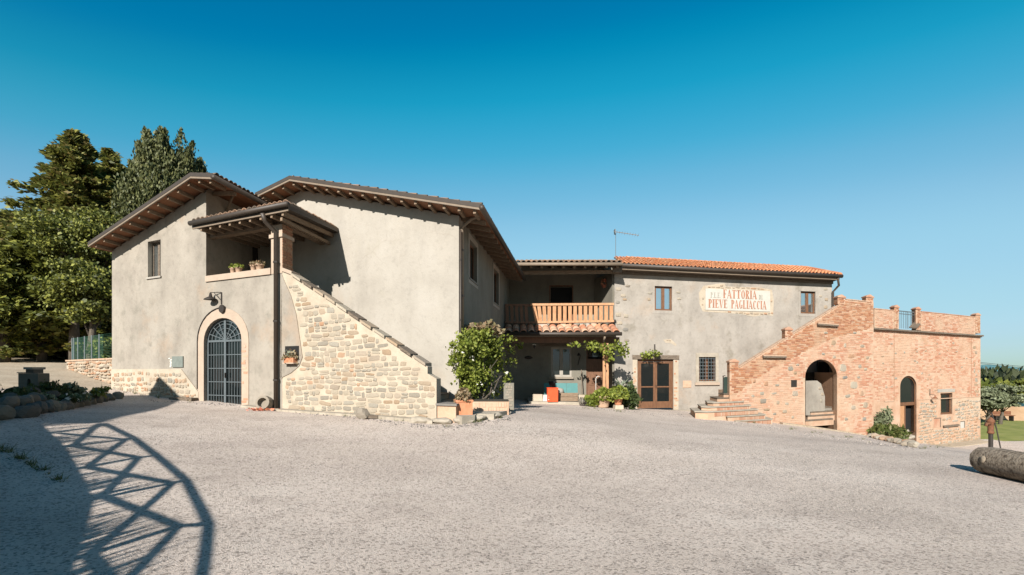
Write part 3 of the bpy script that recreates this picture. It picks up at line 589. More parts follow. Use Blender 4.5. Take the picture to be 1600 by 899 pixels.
# pots on the loggia sill
def pot_plant(loc, r, h, label, cat, group, leafm, n, spread, lh, potm='terra', rim=True, seed=1, kind='pot', size=.05, flowers=None, trough=None, name='potted_plant', droop=.0):
    t = thing(name, label, cat, loc, group); loc = V((0, 0, 0))
    b = MB()
    if trough: b.box((0, 0, 0), trough[0], trough[1], h, trough[2]); b.box((0, 0, h-.04), trough[0]+.03, trough[1]+.03, .05, trough[2])
    else: b.lathe(loc, [(r*.68, 0), (r*.74, h*.1), (r*.95, h*.8), (r*1.08, h*.82), (r*1.1, h*.98), (r*1.0, h), (r*.9, h*.93)], 16)
    b.build('pot', M[potm], t, smooth=not trough, local=True)
    g = np.random.default_rng(seed); k = g.normal(0, 1, (n, 3)); k /= np.linalg.norm(k, axis=1)[:, None]; k[:, 2] = np.abs(k[:, 2]); rr = g.uniform(.3, 1, (n, 1))**.5
    if trough: c_, s_ = math.cos(trough[2]), math.sin(trough[2]); X = k[:, 0]*trough[0]*.55; Y = k[:, 1]*trough[1]*.7; pts = np.stack([X*c_-Y*s_, X*s_+Y*c_, k[:, 2]*lh], 1)*rr
    else: pts = k*rr*np.array([spread, spread, lh])
    pts[:, 2] += h*.9-droop*np.hypot(pts[:, 0], pts[:, 1])
    leaves('foliage', pts, size, M[leafm], t, g, local=True)
    if flowers: leaves('blossom', pts[g.uniform(size=n) < .12]+[0, 0, .02], size*.8, M[flowers], t, g, local=True)
    return t
def leaves(name, pts, size, m, parent=None, g=RNG, aspect=1.6, dirs=None, local=False, up=.0, vary=.4, **kw):
    pts = np.asarray(pts, float); n = len(pts)
    if dirs is None: d = g.normal(0, 1, (n, 3))
    else: d = np.asarray(dirs)+g.normal(0, .35, (n, 3))
    d[:, 2] += up; d /= np.linalg.norm(d, axis=1)[:, None]+1e-9
    q = g.normal(0, 1, (n, 3)); e = np.cross(d, q); e /= np.linalg.norm(e, axis=1)[:, None]+1e-9
    s = size*g.uniform(1-vary, 1+vary, (n, 1)); a = d*s*aspect/2; b = e*s/2; nn = np.cross(d, e)*s*.12
    vs = np.stack([pts-a, pts-a*.1-b+nn, pts+a, pts-a*.1+b+nn], 1).reshape(-1, 3)
    me = bpy.data.meshes.new(name); me.vertices.add(4*n); me.vertices.foreach_set('co', vs.ravel().astype(np.float32)); me.loops.add(4*n); me.loops.foreach_set('vertex_index', np.arange(4*n, dtype=np.int32))
    me.polygons.add(n); me.polygons.foreach_set('loop_start', np.arange(0, 4*n, 4, dtype=np.int32)); me.polygons.foreach_set('loop_total', np.full(n, 4, np.int32)); me.update(calc_edges=True); me.materials.append(m)
    o = bpy.data.objects.new(name, me); COL.objects.link(o)
    if parent is not None:
        if local: o.parent = parent
        else: setparent(o, parent)
    tag(o, **kw); return o
for px, r_, lab in ((364, .085, 'terracotta pot with a sprig, leftmost of the four on the loggia sill'), (373, .10, 'terracotta pot with low greens, second from left on the loggia sill'),
                    (396, .085, 'small terracotta pot with trailing plant, third from left on the loggia sill'), (406, .12, 'widest terracotta pot on the loggia sill, nearest the pillar')):
    pot_plant(FA.pt(FA.u(px, .15), .15, zs+.002), r_, .19, lab, 'potted plant', 'pots on the loggia sill', 'vine' if px < 390 else 'dry', 90, r_*1.5, .14, 'terrapale', seed=px, size=.045)

# ================================================================== OUTSIDE STAIR with rubble wall
S1 = thing('outside_staircase', 'rubble stone staircase rising from right to left to the loggia, slab coping along its slope', 'staircase', FA.pt(2, 0, .3))
top = [FA.uz(*p) for p in ((441, 424), (457, 430), (668, 573))]
sw = [(uP1+.003, -2)]+[(uP1+.003, top[0][1])]+[top[1]]+[top[2], (FA.u(668), FA.uz(668, 584)[1]), FA.uz(682, 592), (FA.u(682), -2)]
swo = MB().slab(FA, sw, .0, .38).build('wall', M['mortar'], S1)
nrect = rect(niche[0], niche[1], niche[2], niche[3])
plc = [(445, 440), (455, 462), (463, 490), (469, 530), (473, 558), (468, 572), (455, 583), (437, 592)]
plp = [FA.uz(*p) for p in plc]
plaster_edge = [(uP1+.004, top[0][1]-.1)]+plp+[(uP1+.004, plp[-1][1])]
pe = MB().slab(FA, plaster_edge, -.022, -.002, [nrect]).build('plaster_patch', M['plasterA'], S1)
rubble(swo, FA, [(uP1+.03, -.1), (uP1+.03, top[0][1]-.15), (top[1][0], top[1][1]-.12), (top[2][0]-.05, top[2][1]-.1), (FA.u(664), FA.uz(664, 590)[1]), (FA.u(680), FA.uz(680, 597)[1]), (FA.u(680), -.1)], 0, .135, .25, 'stone', .017, [plaster_edge], -.004, .95, seed=11, limit=298, jit=.16, wave=.03, alt='stonepink')
MB().fbox(FA, niche[0]+.01, niche[1]-.01, -.023, -.004, niche[2], niche[3]).build('niche', M['black'], S1)
# coping slabs along the slope
a, c = V(FA.pt(top[1][0], 0, top[1][1])), V(FA.pt(top[2][0], 0, top[2][1])); n = 11; r = random.Random(8)
for k in range(n):
    p0 = a.lerp(c, k/n+.006); p1 = a.lerp(c, (k+1)/n-.006); h0 = r.uniform(.0, .02); b = MB(); u_ = V((0, 0, 1))
    o0 = FA.N*r.uniform(.05, .09); o1 = FA.S*.42
    b.hexa([p0+o0, p1+o0, p1+o1, p0+o1, p0+o0+u_*(.06+h0), p1+o0+u_*.065, p1+o1+u_*.075, p0+o1+u_*(.06+h0)]); b.build('coping_slab', [M['stone'], M['timber'], M['stonepink'], M['stone']][k % 4], S1)
MB().hexa([FA.pt(uP1+.01, -.05, top[0][1]), FA.pt(top[1][0], -.05, top[1][1]), FA.pt(top[1][0], .4, top[1][1]), FA.pt(uP1+.01, .4, top[0][1]), FA.pt(uP1+.01, -.05, top[0][1]+.1), FA.pt(top[1][0], -.05, top[1][1]+.1), FA.pt(top[1][0], .4, top[1][1]+.1), FA.pt(uP1+.01, .4, top[0][1]+.1)]).build('coping_slab', M['pinkplaster'], S1)
# treads
zlo = gz(*FA.w(690, 640, .8).xy); nst = 17
for k in range(nst):
    u1 = FA.u(706, .5)-k*.305; z1 = zlo+.17*(k+1)
    MB().fbox(FA, u1-.34, u1, .385, SB-.03, z1-.17, z1-.04).build('riser', M['stonegrey'], S1); MB().fbox(FA, u1-.34, u1+.03, .385, SB-.03, z1-.037, z1).build('tread', M['timber'], S1)
    MB().fbox(FA, u1-.33, u1-.02, .5, SB-.05, zlo-.4, z1-.18).build('stair_core', M['mortar'], S1)
# low ledge, platform at the stair foot, kerb strip
gq = gz(*FA.w(690, 650).xy)
led = [(FA.u(683), -1), (FA.u(683), FA.uz(690, 634)[1]), (FA.u(712), FA.uz(690, 634)[1]), (FA.u(712), -1)]
MB().slab(FA, led, .02, .6).build('ledge', M['mortarN'], S1); MB().fbox(FA, FA.u(681), FA.u(714), -.03, .64, FA.uz(690, 634)[1]+.002, FA.uz(690, 634)[1]+.05).build('ledge_slab', M['stonegrey'], S1)
b = MB()
for k in range(24):
    u0 = FA.u(388)+(FA.u(682)-FA.u(388))*k/24; u1 = FA.u(388)+(FA.u(682)-FA.u(388))*(k+1)/24; z0 = gz(*FA.pt(u0, -.15, 0).xy); z1 = gz(*FA.pt(u1, -.15, 0).xy)
    b.fbox(FA, u0+.004, u1-.004, -.34, -.035, z0-.1, z0+.055, z1-.1, z1+.055)
b.build('kerb_strip', M['concrete'], local=True, kind='structure')

# ================================================================== MAIN WING
B_ = thing('main_wing', 'tall main wing of the farmhouse with wide pale plaster gable and long dark eave', 'house', FA.pt(4, SB, .2))
profB = [FA.uz(398, 300, SB-.75), FA.uz(452, 273, SB-.75), FA.uz(750, 316, SB-.75)]
ub = FA.u(717, SB); zrb = lambda u: interp(u, profB)-THK
MB().slab(FA, [(uC+.003, -2), (ub, -2), (ub, zrb(ub)), (profB[1][0], zrb(profB[1][0])), (profB[0][0]+.2, zrb(profB[0][0]+.2)), (uC+.003, zrb(profB[0][0])-.3)], SB, SB+.45).build('wall', M['plasterB'], B_)
SE = SB+9.6
FBs = Fr(717, FA.pt(ub, SB, 0).y, 905, svp=-850)   # frame of the side wall: u runs back along it, s to the left
FBs.O = FA.pt(ub, SB, 0); FBs.U = FA.S.copy(); FBs.S = -FA.U; FBs.N = V((FBs.U.y, -FBs.U.x, 0))
w1 = (FBs.u(733), FBs.u(745), FBs.uz(733, 452)[1]+.2, FBs.uz(733, 373)[1]); w2 = (FBs.u(771), FBs.u(779), FBs.uz(771, 472)[1], FBs.uz(771, 418)[1])
w1 = (w1[0], w1[1], FBs.uz(733, 434)[1], w1[3])
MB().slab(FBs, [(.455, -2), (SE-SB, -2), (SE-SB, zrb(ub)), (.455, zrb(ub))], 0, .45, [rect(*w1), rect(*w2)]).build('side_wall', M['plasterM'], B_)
for q in (w1, w2):
    window(B_, FBs, *q, 0, 'wood', 'glass', 2, .12, .05, 'stonegrey')
    z0, z1 = q[2], q[3]; MB().slab(FBs, rect(q[0]-.16, q[1]+.16, z0-.16, z1+.16), -.02, -.002, [rect(*q)]).build('window_surround', M['plasterB'], B_)
gable_roof(B_, FA, profB, SB-.75, SE+.1, SB, ub, 18, 14)
q = zrb(ub)
pipe(B_, [FA.pt(profB[-1][0], SB+.1, q-.05), FA.pt(ub+.4, SB+.12, q-.1), FA.pt(ub+.07, SB+.14, q-.3), FA.pt(ub+.07, SB+.14, gz(*FA.pt(ub, SB, 0).xy))], .048, 'trim', bands=4)
pipe(B_, [FA.pt(ub+.055, SB+.0, q-.4), FA.pt(ub+.055, SB-.02, gz(*FA.pt(ub, SB, 0).xy))], .03, 'darkedge', bands=3)
fl = thing('flower_box', 'small terracotta trough of grey-green flowers on the sill of the little niche', 'flower box', FA.pt((niche[0]+niche[1])/2, -.1, FA.uz(455, 567)[1]))
b = MB(); rz = math.atan2(FA.U.y, FA.U.x); b.box((0, 0, 0), .36, .13, .13, rz); b.build('pot', M['terra'], fl, local=True)
MB().box((0, 0, -.03), .42, .17, .028, rz).build('shelf', M['pinkplaster'], fl, local=True)
g = np.random.default_rng(4); pts = g.normal(0, 1, (240, 3))*[.07, .05, .07]; pts[:, 0] += g.uniform(-.16, .16, 240); c_, s_ = math.cos(rz), math.sin(rz)
pts = np.stack([pts[:, 0]*c_-pts[:, 1]*s_, pts[:, 0]*s_+pts[:, 1]*c_, pts[:, 2]+.16], 1); leaves('foliage', pts, .05, M['dry'], fl, g, local=True)
leaves('blossom', g.normal(0, 1, (60, 3))*[.09, .06, .04]+[0, 0, .24], .05, M['agave'], fl, g, local=True)

# ================================================================== MIDDLE PART with balcony and porch
C_ = thing('balcony_house', 'recessed middle part of the farmhouse with a wooden balcony above a tiled porch', 'house', P(880, 630, 24))
DB = 26.5; LX = 700
def Q(px, py, D): return P(px, py, D)
# upper loggia
def quad_wall(name, m, pts, th, parent, **kw):
    pts = [V(p) for p in pts]; n_ = (pts[1]-pts[0]).cross(pts[2]-pts[0]).normalized()*th
    return MB().prism(pts, n_).build(name, m, parent, **kw)
FBk = Fr(800, 26.2, 60000); FBk.U = V((1, 0, 0)); FBk.N = V((0, -1, 0))
FM.U = V((1, 0, 0)); FM.N = V((0, -1, 0))
ud0, ud1 = FBk.u(860), FBk.u(894); zd0, zd1 = FBk.uz(860, 512)[1], FBk.uz(860, 448)[1]
zfl = FM.uz(880, 510)[1]
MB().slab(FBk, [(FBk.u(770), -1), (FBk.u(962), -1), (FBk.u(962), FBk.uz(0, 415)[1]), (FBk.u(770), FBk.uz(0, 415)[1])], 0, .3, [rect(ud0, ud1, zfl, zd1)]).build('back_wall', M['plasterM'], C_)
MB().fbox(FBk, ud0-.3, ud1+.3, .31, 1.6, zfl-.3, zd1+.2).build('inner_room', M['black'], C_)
dd = MB().fbox(FBk, ud0-.06, ud0-.001, -.02, .1, zfl, zd1+.06).fbox(FBk, ud1+.001, ud1+.06, -.02, .1, zfl, zd1+.06).fbox(FBk, ud0, ud1, -.02, .1, zd1, zd1+.06).build('door_frame', M['wood'], C_)
# inner right wall, slanting back from the corner of the right building
p0, p1 = P(957, 520, 24.05), P(929, 520, 26.15); zt = P(957, 424, 24)[2]
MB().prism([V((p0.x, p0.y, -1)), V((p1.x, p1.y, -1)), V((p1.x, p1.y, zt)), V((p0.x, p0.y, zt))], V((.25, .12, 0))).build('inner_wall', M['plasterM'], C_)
# slab between the storeys
fx0, fx1 = P(786, 0, 23.2).x, P(958, 0, 23.2).x
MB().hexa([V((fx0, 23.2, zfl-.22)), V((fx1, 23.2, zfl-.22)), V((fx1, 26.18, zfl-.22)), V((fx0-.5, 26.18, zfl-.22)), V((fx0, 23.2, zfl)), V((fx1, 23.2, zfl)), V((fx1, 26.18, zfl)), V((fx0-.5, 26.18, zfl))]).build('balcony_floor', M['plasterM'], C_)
# eave beam, roof
lx = P(791, 0, 23.7).x
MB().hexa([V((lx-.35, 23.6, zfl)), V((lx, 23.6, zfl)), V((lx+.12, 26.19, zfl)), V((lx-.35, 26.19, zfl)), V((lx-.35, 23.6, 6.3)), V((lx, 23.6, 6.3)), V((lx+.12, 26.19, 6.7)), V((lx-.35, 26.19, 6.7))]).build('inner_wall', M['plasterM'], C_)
zg = P(880, 415, 23.0).z; rx0, rx1 = P(789, 0, 23).x, P(972, 0, 23).x
MB().hexa([V((rx0, 23, zg)), V((rx1, 23, zg)), V((rx1, 27.5, zg+1.0)), V((rx0, 27.5, zg+1.0)), V((rx0, 23, zg+.1)), V((rx1, 23, zg+.1)), V((rx1, 27.5, zg+1.1)), V((rx0, 27.5, zg+1.1))]).build('roof', M['soffit'], C_)
roof_tiles('roof_tiles', M['tileold'], C_, V((rx0, 22.95, zg+.12)), V((rx1-rx0, 0, 0)), V((0, 4.5, 1.0)), .24, seed=9)
MB().tube([V((rx0, 22.9, zg+.03)), V((rx1, 22.9, zg+.03))], .075, 10).build('gutter', M['trim'], C_, smooth=True)
for k in range(11):
    x = rx0+.2+(rx1-rx0-.4)*k/10; MB().hexa([V((x-.05, 23.02, zg-.12)), V((x+.05, 23.02, zg-.12)), V((x+.05, 26.1, zg+.55)), V((x-.05, 26.1, zg+.55)), V((x-.05, 23.02, zg-.003)), V((x+.05, 23.02, zg-.003)), V((x+.05, 26.1, zg+.68)), V((x-.05, 26.1, zg+.68))]).build('rafter', M['rafter'], C_)
MB().hexa([P(794, 430, 23.6), P(958, 428, 23.6), P(958, 428, 23.85), P(794, 430, 23.85), P(794, 424, 23.6), P(958, 422, 23.6), P(958, 422, 23.85), P(794, 424, 23.85)]).build('eave_beam', M['rafter'], C_)
# balcony
bal = MB().beam(P(829, 476.5, 22.8), P(959, 475.5, 22.8), .14, .10).build('balcony', M['woodlight'], C_); tag(bal, 'honey-coloured wooden balcony railing of thick round-edged balusters')
MB().beam(P(838, 504, 22.9), P(959, 502, 22.9), .13, .09).build('bottom_rail', M['woodlight'], bal)
MB().beam(P(789, 477, 22.9), P(829, 477, 22.9), .12, .09).build('top_rail', M['wood'], bal); MB().beam(P(789, 504, 22.9), P(836, 504.5, 22.95), .12, .09).build('bottom_rail', M['wood'], bal)  # darker wood here paints in the main wing's shade on the railing
for k in range(16):
    pt = 834+(955-834)*k/15; pb = pt+(5, 2.5, 1)[k] if k < 3 else pt
    MB().beam(P(pt, 478, 22.8), P(pb, 503, 22.9), .155, .06, V((0, 1, 0))).build('baluster', M['woodlight'], bal)
for k in range(5): MB().beam(P(792+k*7.4, 478, 22.9), P(793+k*7.6, 503, 22.9), .14, .06, V((0, 1, 0))).build('baluster', M['wood'], bal)  # same balusters in darker wood, the shade put into the colour
r = random.Random(3)
for i, (a, c, m_) in enumerate(((838, 855, 'plasterB'), (876, 884, 'terrapale'), (889, 893, 'woodlight'), (897, 901, 'plasterB'), (906, 911, 'plasterB'), (916, 921, 'plasterB'), (924, 932, 'terrapale'), (935, 938, 'woodlight'))):
    MB().hexa([P(a, 513, 22.9), P(c, 513, 22.9), P(c, 513, 23.15), P(a, 513, 23.15), P(a, 505.5, 22.9), P(c, 505.5, 22.9), P(c, 505.5, 23.15), P(a, 505.5, 23.15)]).build('bracket', M[m_], bal)
# porch roof with loose barrel tiles
pz = P(880, 520, 22.0).z; px0_, px1_ = P(788, 0, 22).x, P(969, 0, 22).x; pzt = P(880, 508.5, 23.1).z
por = MB().hexa([V((px0_, 22, pz-.06)), V((px1_, 22, pz-.06)), V((px1_, 23.18, pzt-.1)), V((px0_, 23.18, pzt-.1)), V((px0_, 22, pz-.01)), V((px1_, 22, pz-.01)), V((px1_, 23.18, pzt-.03)), V((px0_, 23.18, pzt-.03))]).build('porch_roof', M['wood'], C_)
roof_tiles('tiles', M['porchtile'], por, V((px0_, 21.95, pz+.0)), V((px1_-px0_, 0, 0)), V((0, 1.25, pzt-pz)), .335, .45, separate=True, seed=5)
MB().tube([V((px0_-.02, 21.9, pz-.06)), V((px1_+.05, 21.9, pz-.06))], .08, 10).build('gutter', M['darkedge'], por, smooth=True)
MB().fbox(FM, px0_-FM.O.x, px1_-FM.O.x, -1.47, -1.40, pz-.17, pz-.12).build('eave_trim', M['trim'], por)
for k in range(9): x = px0_+.3+(px1_-px0_-.5)*k/8; MB().hexa([V((x-.04, 22.12, pz-.17)), V((x+.04, 22.12, pz-.17)), V((x+.04, 23.19, pzt-.22)), V((x-.04, 23.19, pzt-.22)), V((x-.04, 22.12, pz-.065)), V((x+.04, 22.12, pz-.065)), V((x+.04, 23.19, pzt-.105)), V((x-.04, 23.19, pzt-.105))]).build('rafter', M['wood'], por)
MB().hexa([P(790, 536, 22.4), P(968, 536, 22.4), P(968, 536, 22.6), P(790, 536, 22.6), P(790, 527, 22.4), P(968, 527, 22.4), P(968, 527, 22.6), P(790, 527, 22.6)]).build('porch_beam', M['wood'], C_)
for a, c in ((941.5, 945.5), (946.6, 950.5)): q = P(a, 610, 22.5); q2 = P(c, 610, 22.5); MB().hexa([V((q.x, 22.42, gz(q.x, 22.5)-.1)), V((q2.x, 22.42, gz(q.x, 22.5)-.1)), V((q2.x, 22.55, gz(q.x, 22.5)-.1)), V((q.x, 22.55, gz(q.x, 22.5)-.1)), V((q.x, 22.42, P(0, 536.5, 22.4).z)), V((q2.x, 22.42, P(0, 536.5, 22.4).z)), V((q2.x, 22.55, P(0, 536.5, 22.4).z)), V((q.x, 22.55, P(0, 536.5, 22.4).z))]).build('post', M['woodlight'], C_)
pipe(C_, [P(945, 527, 21.9), P(944, 531, 22.1), P(944, 536, 22.3)], .045, 'trim', bands=1)
# porch back wall with window and door (nearer than the upper one)
FPo = Fr(800, 24.6, 60000); FPo.U = V((1, 0, 0)); FPo.N = V((0, -1, 0))
wq = (FPo.u(861), FPo.u(893), FPo.uz(0, 589)[1], FPo.uz(0, 543)[1]); dq = (FPo.u(916), FPo.u(943), -.7, FPo.uz(0, 545)[1])
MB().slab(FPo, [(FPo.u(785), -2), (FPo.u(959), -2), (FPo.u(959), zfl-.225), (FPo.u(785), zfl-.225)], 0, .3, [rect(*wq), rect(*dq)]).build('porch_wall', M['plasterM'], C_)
window(C_, FPo, *wq, 0, 'plasterB', 'glass', 2, .02, .09)
MB().fbox(FPo, FPo.u(843), FPo.u(890), -.03, -.002, FPo.uz(0, 541)[1], FPo.uz(0, 534)[1]).build('lintel', M['timber'], C_)
MB().fbox(FPo, wq[0]-.1, wq[1]+.1, -.12, -.002, wq[2]-.1, wq[2]-.003).build('sill', M['stonegrey'], C_)
dzz = gz(P(925, 0, 24.4).x, 24.4)
pd = MB().fbox(FPo, dq[0]+.06, dq[1]-.06, .12, .17, dzz, FPo.uz(0, 561)[1]).build('door', M['wood'], C_)
for i in range(2):
    for j, (z0, z1) in enumerate(((.15, .8), (.95, 1.55))):
        a = dq[0]+.14+i*(dq[1]-dq[0]-.2)/2; MB().fbox(FPo, a, a+(dq[1]-dq[0])/2-.18, .095, .118, dzz+z0, dzz+z1).build('door_panel', M['wood'], pd)
MB().fbox(FPo, dq[0]+.06, dq[1]-.06, .12, .16, FPo.uz(0, 558)[1], dq[3]-.06).build('fanlight', M['glass'], pd)
MB().fbox(FPo, dq[0], dq[0]+.058, .06, .2, dzz, dq[3]).fbox(FPo, dq[1]-.058, dq[1], .06, .2, dzz, dq[3]).fbox(FPo, dq[0]+.06, dq[1]-.06, .06, .2, dq[3]-.058, dq[3]).build('frame', M['wood'], pd)
q = P(804, 630, 22); sl0, sl1 = P(826, 0, 22).x, P(907, 0, 22).x
MB().hexa([V((sl0, 22, -.9)), V((sl1, 22, -.9)), V((sl1, 24.59, -.9)), V((sl0, 24.59, -.9)), V((sl0, 22, gz(sl0, 22)+.1)), V((sl1, 22, gz(sl1, 22)+.13)), V((sl1, 24.59, gz(sl1, 24)+.15)), V((sl0, 24.59, gz(sl0, 24)+.15))]).build('porch_step', M['concrete'], C_)

# ================================================================== RIGHT BUILDING
R_ = thing('right_house', 'long cream plastered house front with low orange tiled roof and painted name panel', 'house', FR.pt(6, 0, -.2))
ur0, ur1 = FR.u(960), FR.u(1300); zw0 = FR.uz(975, 414.5, -.55)[1]-.12
W3 = (FR.u(1023), FR.u(1050), FR.uz(1023, 485)[1], FR.uz(1023, 447)[1]); W4 = (FR.u(1251), FR.u(1274), FR.uz(1251, 490)[1], FR.uz(1251, 455)[1])
GW = (FR.u(1092), FR.u(1118), FR.uz(1092, 596)[1], FR.uz(1092, 558)[1]); DD = (FR.u(996), FR.u(1052), -1.5, FR.uz(1000, 562)[1])
rw = MB().slab(FR, [(ur0, -3), (ur1, -3), (ur1, zw0), (ur0, zw0)], 0, .5, [rect(*W3), rect(*W4), rect(*GW), rect(*DD)]).build('wall', M['plasterR'], R_)
MB().fbox(FR, ur1-.5, ur1, .505, 9, -3, zw0-.01).build('side_wall', M['plasterR'], R_)
for q in (W3, W4):
    window(R_, FR, *q, 0, 'wood', 'glasssky', 2, .12, .085, None)
    MB().slab(FR, rect(q[0]-.13, q[1]+.13, q[2]-.16, q[3]+.16), -.012, -.002, [rect(*q)]).build('window_surround', M['plasterR'], R_)
# grille window
gw = window(R_, FR, *GW, 0, 'wood', 'glass', 2, .2, .09, None)
MB().slab(FR, rect(GW[0]-.16, GW[1]+.16, GW[2]-.05, GW[3]+.2), -.03, -.002, [rect(*GW)]).build('window_surround', M['stonegrey'] if 0 else M['concrete'], R_)
MB().fbox(FR, GW[0]-.22, GW[1]+.22, -.09, -.003, GW[2]-.19, GW[2]-.053).build('sill', M['pinkplaster'], gw)
for k in range(6): u = GW[0]+(GW[1]-GW[0])*(k+.5)/6; MB().fbox(FR, u-.012, u+.012, .03, .055, GW[2], GW[3]).build('bar', M['steel'], gw)
for k in range(7): z = GW[2]+(GW[3]-GW[2])*(k+.5)/7; MB().fbox(FR, GW[0], GW[1], .024, .048, z-.012, z+.012).build('bar', M['steel'], gw)
# glazed double door
dg = gz(*FR.w(1024, 638).xy); DD = (DD[0], DD[1], dg+.03, DD[3]); rs = .1
fr_ = MB(); t_ = .1
fr_.fbox(FR, DD[0]+.002, DD[0]+t_, rs, rs+.12, DD[2], DD[3]-.002).fbox(FR, DD[1]-t_, DD[1]-.002, rs, rs+.12, DD[2], DD[3]-.002).fbox(FR, DD[0]+t_+.002, DD[1]-t_-.002, rs, rs+.12, DD[3]-.1, DD[3]-.002)
dr = fr_.build('glazed_door', M['wood'], R_); tag(dr, 'brown wooden double door with two tall panes in each leaf stack')
md = (DD[0]+DD[1])/2
for a, c in ((DD[0]+t_+.004, md-.003), (md+.003, DD[1]-t_-.004)):
    lf = MB(); s = rs+.02; z0, z1 = DD[2]+.02, DD[3]-.104; zm = z0+(z1-z0)*.46
    lf.fbox(FR, a, a+.1, s, s+.07, z0, z1).fbox(FR, c-.1, c, s, s+.07, z0, z1).fbox(FR, a+.101, c-.101, s, s+.07, z0, z0+.32).fbox(FR, a+.101, c-.101, s, s+.07, z1-.08, z1).fbox(FR, a+.101, c-.101, s, s+.07, zm-.03, zm+.03)
    l = lf.build('door_leaf', M['wood'], dr)
    for e, f in ((z0+.32, zm-.03), (zm+.03, z1-.08)): MB().fbox(FR, a+.1, c-.1, s+.03, s+.04, e, f).build('pane', M['glass'], dr)
MB().fbox(FR, md+.03, md+.06, rs-.05, rs+.02, DD[2]+1, DD[2]+1.13).build('handle', M['iron'], dr)
MB().fbox(FR, FR.u(988), FR.u(1061), -.06, .2, FR.uz(1000, 561.5)[1]+.003, FR.uz(1000, 555)[1]).build('lintel', M['timber'], R_)
for a, c in ((988.5, 995.8), (1052.3, 1060)):
    jm = MB().fbox(FR, FR.u(a), FR.u(c), -.02, -.002, dg-.2, DD[3]).build('door_jamb', M['mortar'], R_)
    bricks(FR, rect(FR.u(a)+.01, FR.u(c)-.0, dg-.05, DD[3]-.01), -.02, course=.085, length=.2, proud=.012, skip=.15, seed=int(a)).build('brickwork', M['brick'], jm, kind='stuff')
st_ = MB().fbox(FR, FR.u(986), FR.u(1090), -.5, -.06, dg-.5, dg+.02, dg-.7, dg-.06).build('door_step', M['concrete'], R_)
MB().fbox(FR, FR.u(1067), FR.u(1080), -.03, -.002, FR.uz(1067, 606)[1], FR.uz(1067, 595)[1]).build('meter_plate', M['terrapale'], R_)
# quoins and bare stones
r = random.Random(6)
for px, py, w_, h_ in ((966, 452, 11, 7), (974, 462, 9, 6), (965, 472, 8, 6), (976, 468, 8, 4), (966, 492, 10, 7), (978, 494, 9, 6), (968, 505, 11, 6), (977, 515, 10, 7), (979, 532, 9, 5), (981, 447, 9, 4), (1016, 458, 9, 4), (1014, 468, 6, 5), (1060, 457, 8, 3), (1061, 467, 7, 4),
                       (1290, 452, 8, 4), (1291, 468, 7, 6), (1290, 480, 7, 7), (1282, 463, 6, 4)):
    u, z = FR.uz(px, py); D = FR.pt(u, 0, 0).y; place_piece(r.choice(stones_of('stone' if px > 990 else 'stonegrey' if px % 2 else 'stone')), 'stone', rw, FR, u, .004, z, w_*D/F, .035, h_*D/F)
# bare patch round the name panel and the scar below
pp = [FR.uz(*p) for p in ((1092, 458), (1099, 447), (1120, 444), (1132, 443), (1134, 448), (1160, 449), (1185, 449), (1206, 453), (1209, 470), (1208, 494), (1196, 492), (1178, 495), (1158, 491), (1130, 489), (1098, 487), (1093, 475))]
pt_ = MB().slab(FR, pp, -.006, -.001).build('bare_patch', M['mortar'], R_)
SG = [FR.uz(1102, 449.5), FR.uz(1203, 449.5+7.5), FR.uz(1102, 484.5)]
u0, u1 = SG[0][0], SG[1][0]; zt_ = (SG[0][1]+SG[1][1])/2; zb_ = SG[2][1]
hole = rect(u0-.02, u1+.02, zb_-.02, zt_+.02)
rubble(pt_, FR, pp, -.006, .13, .26, 'stonepink', .025, holes=[hole], seed=21, gap=.02)
scar = [FR.uz(*p) for p in ((1036, 531), (1048, 530), (1057, 538), (1056, 541), (1047, 536), (1040, 536))]
sc = MB().slab(FR, scar, -.008, -.001).build('bare_patch', M['mortar'], R_); rubble(sc, FR, scar, -.008, .1, .2, 'stonepink', .02, seed=5)
# roof
zg0 = FR.uz(975, 414.5, -.55)[1]; ge = FR.u(1312, -.55); g0 = FR.u(972, -.55)
rdp = 5.0; zrg = zg0+1.52; rr0 = FR.pt(g0, -.55, zg0+.06); rA = FR.U*(ge-g0)
rz_ = V((0, 0, zrg-zg0)); hipx = (FR.u(1258, rdp)-g0)/(ge-g0); he = (FR.u(1258, rdp))
rd = MB(); P0, P1 = FR.pt(g0, -.55, zg0+.02), FR.pt(ge, -.55, zg0+.02); P2, P3 = FR.pt(he, rdp, zrg), FR.pt(FR.u(978, rdp), rdp, zrg); P4 = FR.pt(ge, rdp*2, zg0+.02)
rd.prism([P0, P1, P2, P3], V((0, 0, -.12))); roofR = rd.build('roof', M['tile'], R_)
MB().prism([P1, P4, P2], V((0, 0, -.12))).build('roof_slope', M['tile'], roofR)
def trimf(a, b): return a < 1-(1-hipx)*b and a > .0+b*.0
roof_tiles('roof_tiles', M['tile'], roofR, P0+V((0, 0, .03)), rA, FR.S*(rdp+.55)+rz_, .215, .38, trim=trimf, seed=14)
rg = MB()
for k in range(36): a = P3.lerp(P2, k/36); c = P3.lerp(P2, (k+1.12)/36); rg.tube([a+V((0, 0, .05)), c+V((0, 0, .04))], [.12, .10], 8)
for k in range(16): a = P2.lerp(P1, k/16); c = P2.lerp(P1, (k+1.12)/16); rg.tube([a+V((0, 0, .06)), c+V((0, 0, .05))], [.10, .12], 8)
rg.build('ridge_tiles', M['tile'], roofR, rec=False, kind='stuff')
MB().fbox(FR, g0-.45, g0-.003, -.5, -.07, zg0-.33, zg0-.02).build('fascia', M['timber'], R_)
MB().tube([FR.pt(g0-.1, -.62, zg0-.02), FR.pt(ge+.1, -.62, zg0-.02)], .095, 10).build('gutter', M['darkedge'], R_, smooth=True)
